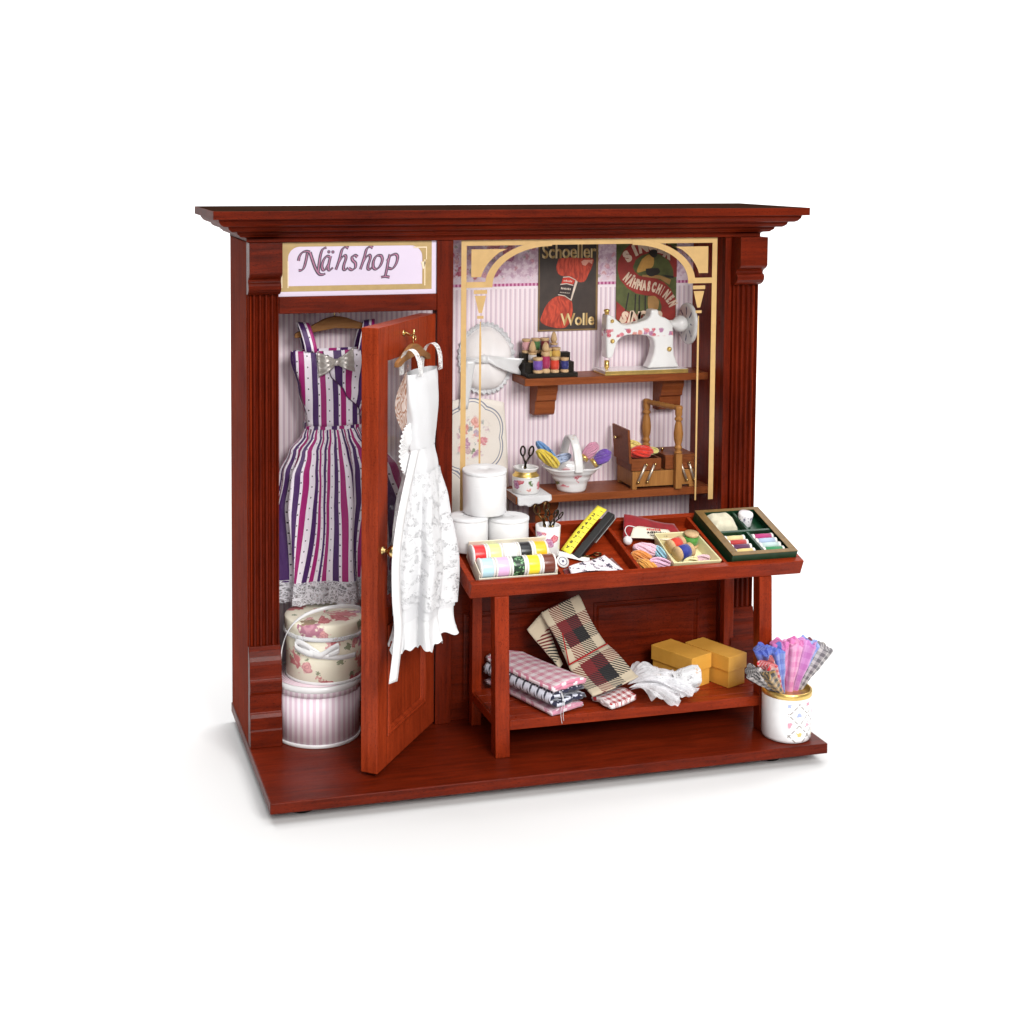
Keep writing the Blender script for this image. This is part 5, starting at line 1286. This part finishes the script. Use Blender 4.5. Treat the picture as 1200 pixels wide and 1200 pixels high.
# ------------------------------------------------------------------ folded cloths on the lower shelf
ZS = 1.48
PINK = checks('pink_gingham', [srgb(244, 228, 232), srgb(220, 132, 158)], .46, diag=40)
HOUND = checks('houndstooth', [srgb(206, 208, 220), srgb(22, 22, 52)], .44, diag=2.0)
PINKW = checks('pale_pink_check', [srgb(226, 204, 212), srgb(206, 142, 164)], .5, diag=40)
def folded(name, label, mt, M, L, W, h, layers, seed, rag=.05):
    """cloth folded back and forth across its width, folds at the sides, raw end at +x"""
    t = M; m = MB(); rnd = random.Random(seed); P_ = []
    th_ = h / layers
    for k in range(layers):                                   # section in the y-z plane
        z = th_ * (k + .5); ys = [-.5 + q / 8 for q in range(9)]
        if k % 2: ys = ys[::-1]
        P_ += [(y * W, z + .02 * math.sin(6 * y + k)) for y in ys]
        if k < layers - 1:
            s_ = 1 if k % 2 == 0 else -1
            P_ += [(s_ * (W / 2 + .5 * th_ * math.sin(q * PI / 6)), z + th_ * (.5 - .5 * math.cos(q * PI / 6))) for q in range(1, 6)]
    sl = [0]
    for a, b in zip(P_, P_[1:]): sl.append(sl[-1] + math.hypot(b[0] - a[0], b[1] - a[1]))
    N_ = len(P_) - 1
    def f(a, b):
        i = min(N_, int(round(a * N_))); y, z = P_[i]
        x = (b - .5) * L + (rnd.uniform(-rag, rag) if b in (0, 1) else 0) + .06 * math.sin(z * 9 + seed) * (b - .3)
        return (x, y + .05 * math.sin(3 * b + seed), z + .035 * math.sin(4.2 * b + y * 1.5 + seed) * (z / h) + .10 * (z / h) * (1 - (2 * y / (W + th_)) ** 2))
    m.grid(f, N_, 26, uvfn=lambda a, b: (sl[min(N_, int(round(a * N_)))], b * L), thick=th_ * .72)
    o = m.build(name, mt, loc=M); return tag(o, label, 'folded cloth', 'folded cloths on the lower shelf')
dirv = Vector((11.74 - 10.05, -3.25 - 1.1, 0)); ang = math.atan2(dirv.y, dirv.x); cx_, cy_ = 11.72, -1.15
FM = lambda dx, dy, z, r=0: Matrix.Translation((cx_ + dx, cy_ + dy, z)) @ Matrix.Rotation(ang + r, 4, 'Z')
folded('folded_cloth', 'pale pink checked cloth folded at the bottom of the left pile', PINKW, FM(-.04, 0, ZS + .002), 4.3, 1.62, .38, 2, 1)
folded('folded_cloth', 'navy and white houndstooth cloth folded in the middle of the left pile', HOUND, FM(.02, -.05, ZS + .40, .02), 4.35, 1.58, .52, 3, 2, .10)
folded('folded_cloth', 'pink gingham cloth folded on top of the left pile', PINK, FM(.02, -.02, ZS + .96, -.01), 4.4, 1.62, .42, 2, 3)
folded('folded_cloth', 'small red and white gingham cloth folded at the shelf front', checks('red_gingham', [srgb(232, 222, 222), srgb(164, 14, 30)], .30, diag=40), Matrix.Translation((14.72, -2.62, ZS + .002)) @ Matrix.Rotation(.42, 4, 'Z'), 1.5, 1.05, .42, 2, 4)
m = MB()
for k in range(2):
    m.tube(spline3([(12.05 + .05 * k, -3.33, 2.5), (12.1 + .06 * k, -3.55, 2.2 - .1 * k), (12.02 + .1 * k, -3.52, 1.7 - .1 * k), (12.1 + .07 * k, -3.46, 1.2 + .12 * k)], 5), .012, 5)
tag(m.build('loose_threads', COTTON), 'frayed white threads hanging from the left pile of cloths', 'thread')

TART = checks('tartan', None, 1.85, diag=13.5, seq=[(0, srgb(190, 176, 152)), (.34, srgb(108, 16, 22)), (.66, srgb(12, 11, 14))], seqv=[(0, srgb(190, 176, 152)), (.36, srgb(14, 11, 14)), (.70, srgb(98, 14, 20))])
bl = thing('tartan_blanket', 'burgundy, cream and black tartan blanket folded and leaning against the window board', 'blanket', (0, 0, 0))
def quad(m, A_, B_, C_, D_, u0, v0, nu=14, nv=18, amp=.12, seed=0, th=.07):
    A_, B_, C_, D_ = map(Vector, (A_, B_, C_, D_)); nr = (B_ - A_).cross(D_ - A_).normalized(); L1 = (B_ - A_).length; L2 = (D_ - A_).length
    m.grid(lambda a, b: tuple(A_.lerp(B_, a).lerp(D_.lerp(C_, a), b) + nr * amp * math.sin(3 * a + 4 * b + seed) * (1 if 0 < b < 1 else .4)), nu, nv, uvfn=lambda a, b: (u0 + a * L1, v0 + b * L2), thick=th)
crL, crR = (13.13, -1.5, 2.80), (15.05, -.9, 3.35)
m = MB(); quad(m, crL, crR, (14.10, -.05, 5.30), (12.42, -.15, 4.70), 0.25, .1); m.build('upright_fold', TART, bl)
m = MB(); quad(m, (13.60, -3.0, 1.98), (15.78, -2.55, 2.55), crR, crL, .15, .3, amp=.11, seed=2); m.build('front_fold', TART, bl)
m = MB(); quad(m, (12.85, -1.15, 2.58), (13.1, -.95, 2.7), (12.55, .15, 4.6), (11.86, .05, 3.95), .25, .4, amp=.05, seed=1); m.build('back_fold', TART, bl)
m = MB(); m.tube([Vector(crL) + Vector((-.02, -.04, .05)), Vector(crL).lerp(Vector(crR), .5) + Vector((0, -.05, .05)), Vector(crR) + Vector((.02, -.04, .04))], .035, 6); m.tube([(12.95, -1.2, 4.1), Vector(crL) + Vector((0, -.06, .06))], .025, 6); m.build('selvedge', plain('red_selvedge', srgb(170, 22, 24)[:3], .8), bl)

# tulle bundle
tl = thing('tulle_bundle', 'white tulle gathered into a puffed bundle in front of the yellow boxes', 'tulle', (0, 0, 0))
def ruffle(P0, dirs, L, wdt, amp, waves, seed, up):
    """fan of net gathered at P0 and spreading along dirs, ruffled along its far edge"""
    P0 = Vector(P0); d = Vector(dirs).normalized(); s_ = d.cross(Vector((0, 0, 1))).normalized(); n_ = Vector(up).normalized()
    def f(a, b):
        t = (a - .5) * wdt; r = L * b * (1 + .10 * math.sin(5 * a * PI + seed) - .25 * abs(2 * a - 1) ** 2)
        q = P0 + d * r * math.cos(t) + s_ * r * math.sin(t) * .8
        z = amp * b ** 1.3 * (math.sin(waves * 2 * PI * a + seed + 1.5 * b) + .45 * math.sin(waves * 3.3 * 2 * PI * a + 2 * seed)) + .50 * math.sin(PI * min(1, b * 1.05)) * math.cos(t) 
        q = q + n_ * z
        q.z = max(q.z, ZS + .03 + .02 * math.sin(9 * a + seed))
        return tuple(q)
    return f
for k, ar in enumerate((((15.4, -2.35, 2.1), (.98, -.06, 0), 2.9, 1.5, .20, 4, .4, (-.1, -.35, 1)), ((15.4, -2.45, 2.0), (.86, -.36, -.1), 2.2, 1.7, .18, 4, 1.9, (0, -.6, 1)), ((15.5, -2.4, 1.9), (.95, -.2, .02), 2.6, 1.2, .26, 5, 3.1, (-.1, -.8, 1)), ((15.5, -2.1, 2.1), (.86, .42, .06), 1.9, 1.3, .16, 3, 4.4, (0, 0, 1)))):
    m = MB(); m.grid(ruffle(*ar), 70, 18); m.build('net_layer', TULLE, tl)
# lace sleeve turned back over the right end of the bundle
m = MB()
def cuff(a, b):
    q = 2 * PI * a; r = interp([(0, .30), (.4, .42), (.8, .46), (1, .42)], b) * (1 + .05 * math.sin(6 * q))
    return (17.2 + 1.05 * b, -2.75 - .25 * b + r * math.cos(q) * .8, 2.25 + .22 * b + r * math.sin(q))
m.grid(cuff, 60, 16, uvfn=lambda a, b: (a * 2.6, b * 1.2), closed=True); m.build('lace_end', LACE, tl)

# two yellow boxes
n = NT('yellow_card'); YCARD = n.done(n.mix(n.noise(n.obj(), 2.2, 4), srgb(208, 148, 52), srgb(226, 170, 72)), .6)
def ybox(label, P, ang_, w_, l_):
    t = thing('yellow_box', label, 'box', (P[0], P[1], ZS), ang_, 'yellow card boxes')
    m = MB(); m.box(.055, w_ - .055, .055, l_ - .055, 0, .9); m.build('body', YCARD, t, .015)
    m = MB(); m.box(0, w_, 0, l_, .70, 1.34); m.build('lid', YCARD, t, .02)
ybox('yellow card box with a lid at the left behind the tulle bundle', (18.45, -2.02), .42, 1.28, 2.25)
ybox('yellow card box with a lid nearest the right table leg', (20.02, -2.28), .38, 1.14, 2.45)

# ------------------------------------------------------------------ china pot with fabric rolls
n = NT('trellis_china'); u = n.sep(n.uv()); RP = 1.0
pd = .86
a1 = n.M('FRACT', n.M('DIVIDE', n.M('ADD', u[0], u[1]), pd)); a2 = n.M('FRACT', n.M('DIVIDE', n.M('SUBTRACT', u[0], u[1]), pd))
dash = n.M('GREATER_THAN', n.M('FRACT', n.M('MULTIPLY', u[1], 5.2)), .28)
ln = n.M('MULTIPLY', n.M('MAXIMUM', n.M('LESS_THAN', n.M('ABSOLUTE', n.M('SUBTRACT', a1, .5)), .04), n.M('LESS_THAN', n.M('ABSOLUTE', n.M('SUBTRACT', a2, .5)), .04)), dash)
front = n.M('MULTIPLY', n.M('GREATER_THAN', u[1], 1.02), n.M('LESS_THAN', u[1], 2.62))
side_ = n.M('GREATER_THAN', n.sep(n.obj())[0], -.45)
fx = n.M('SUBTRACT', a1, n.M('MULTIPLY', 0, 0)) if False else a1
da = n.M('ABSOLUTE', n.M('SUBTRACT', n.M('FRACT', n.M('ADD', a1, .5)), .5)); db = n.M('ABSOLUTE', n.M('SUBTRACT', n.M('FRACT', n.M('ADD', a2, .5)), .5))
fl_ = n.M('LESS_THAN', n.M('ADD', n.M('ADD', da, db), n.M('MULTIPLY', n.M('SUBTRACT', n.noise(n.uv(), 7.0, 3), .5), 1.1)), .20)
cell = n.voro(n.comb(n.M('FLOOR', n.M('ADD', n.M('DIVIDE', n.M('ADD', u[0], u[1]), pd), .5)), n.M('FLOOR', n.M('ADD', n.M('DIVIDE', n.M('SUBTRACT', u[0], u[1]), pd), .5))), 1.37, 'Color')
fcol = n.ramp(n.sep(cell)[0], [(0, srgb(222, 150, 166)), (.4, srgb(206, 186, 110)), (.62, srgb(160, 170, 214)), (.8, srgb(220, 160, 176))], True)
c = n.mix(n.M('MULTIPLY', n.M('MULTIPLY', fl_, front), side_), (.80, .80, .81), fcol); c = n.mix(n.M('MULTIPLY', n.M('MULTIPLY', ln, front), side_), c, srgb(150, 144, 140))
TREL = n.done(c, .14, coat=.5)
PC = (21.78, -3.98)
pt = thing('china_pot', 'white china pot with a flowered trellis and gold rim on the base corner', 'pot', (PC[0], PC[1], .003))
m = MB(); m.lathe([(0, 0), (.9, 0), (.98, .04), (RP, .14), (RP, 2.02), (.97, 2.05), (.92, 2.0), (.92, .15), (0, .12)], 56); m.build('body', TREL, pt)
m = MB(); m.lathe([(RP + .003, 1.82), (RP + .012, 1.84), (RP + .012, 2.03), (.97, 2.065), (.915, 2.03), (.915, 1.9)], 56); m.build('gold_rim', GOLD, pt)
def fab(rgb1, rgb2, per=.34, dg=30): return checks('cotton_print', [srgb(*rgb1), srgb(*rgb2)], per, diag=dg, fuzz=.02)
FG = 'fabric strips fanned out in the china pot'
FABS = [('black and white checked', -58, 2.35, (26, 24, 28), (196, 188, 186), .30, .02), ('black and gold checked', -47, 2.25, (24, 20, 22), (190, 150, 80), .34, -.18), ('red and white checked', -36, 2.55, (206, 26, 40), (232, 196, 196), .30, -.12),
        ('dark blue flowered', -27, 3.0, (44, 66, 168), (104, 126, 214), .5, .20), ('bright blue', -17, 3.05, (78, 104, 200), (130, 154, 226), .5, .02), ('deep pink', -8, 3.15, (206, 92, 166), (226, 138, 196), .5, .14),
        ('pale pink', 2, 3.15, (222, 128, 184), (236, 170, 208), .45, -.02), ('rose pink', 11, 3.1, (198, 86, 156), (224, 136, 194), .45, .12), ('lilac', 19, 3.05, (196, 118, 190), (220, 160, 214), .5, -.04), ('pale blue', 27, 3.0, (104, 128, 206), (160, 178, 230), .45, .08),
        ('maroon', 36, 2.85, (104, 24, 46), (130, 50, 70), .4, .16), ('grey and white checked', 42, 2.75, (110, 106, 110), (206, 200, 200), .28, -.06), ('black and cream checked', 50, 2.7, (20, 18, 22), (186, 178, 170), .34, .08)]
CV = Vector((.25, -.97, 0)); RVv = Vector((.97, .25, 0))       # towards and across the viewer's side
for nm, dg, ln_, c1, c2, per, off in FABS:
    a_ = math.radians(dg * .88); ln_ *= .86; M0 = Vector((PC[0], PC[1], 0)) + RVv * math.sin(a_) * .55 - CV * off * 1.6
    m = MB()
    def ff(a, b, a_=a_, ln_=ln_, M0=M0, off=off):
        q = 2 * PI * a; r = interp([(0, .14), (.35, .22), (.7, .38), (1, .47)], b); k = 1 + .22 * math.sin(5 * q + dg) * b
        d = Vector((RVv.x * math.sin(a_), RVv.y * math.sin(a_), math.cos(a_)))
        s_ = Vector((RVv.x * math.cos(a_), RVv.y * math.cos(a_), -math.sin(a_)))
        return tuple(M0 + Vector((0, 0, 1.2 + .85 * abs(math.sin(a_)) ** 1.5)) + d * (ln_ * b + .12 * math.sin(3 * q + dg) * b * (b == 1)) + s_ * r * k * math.cos(q) * .62 + CV * (r * k * math.sin(q) * .85 + .14 * b))
    m.grid(ff, 40, 14, uvfn=lambda a, b: (a * 1.8, b * ln_), closed=True)
    m.f.append(tuple(len(m.v) - 40 + k for k in range(40))); m.sm.append(False); m.mi.append(0); m.uv.append([(.1 * k, .1) for k in range(40)])
    tag(m.build('fabric_roll', fab(c1, c2, per)), '%s fabric strip fanned out of the china pot' % nm, 'fabric strip', FG)
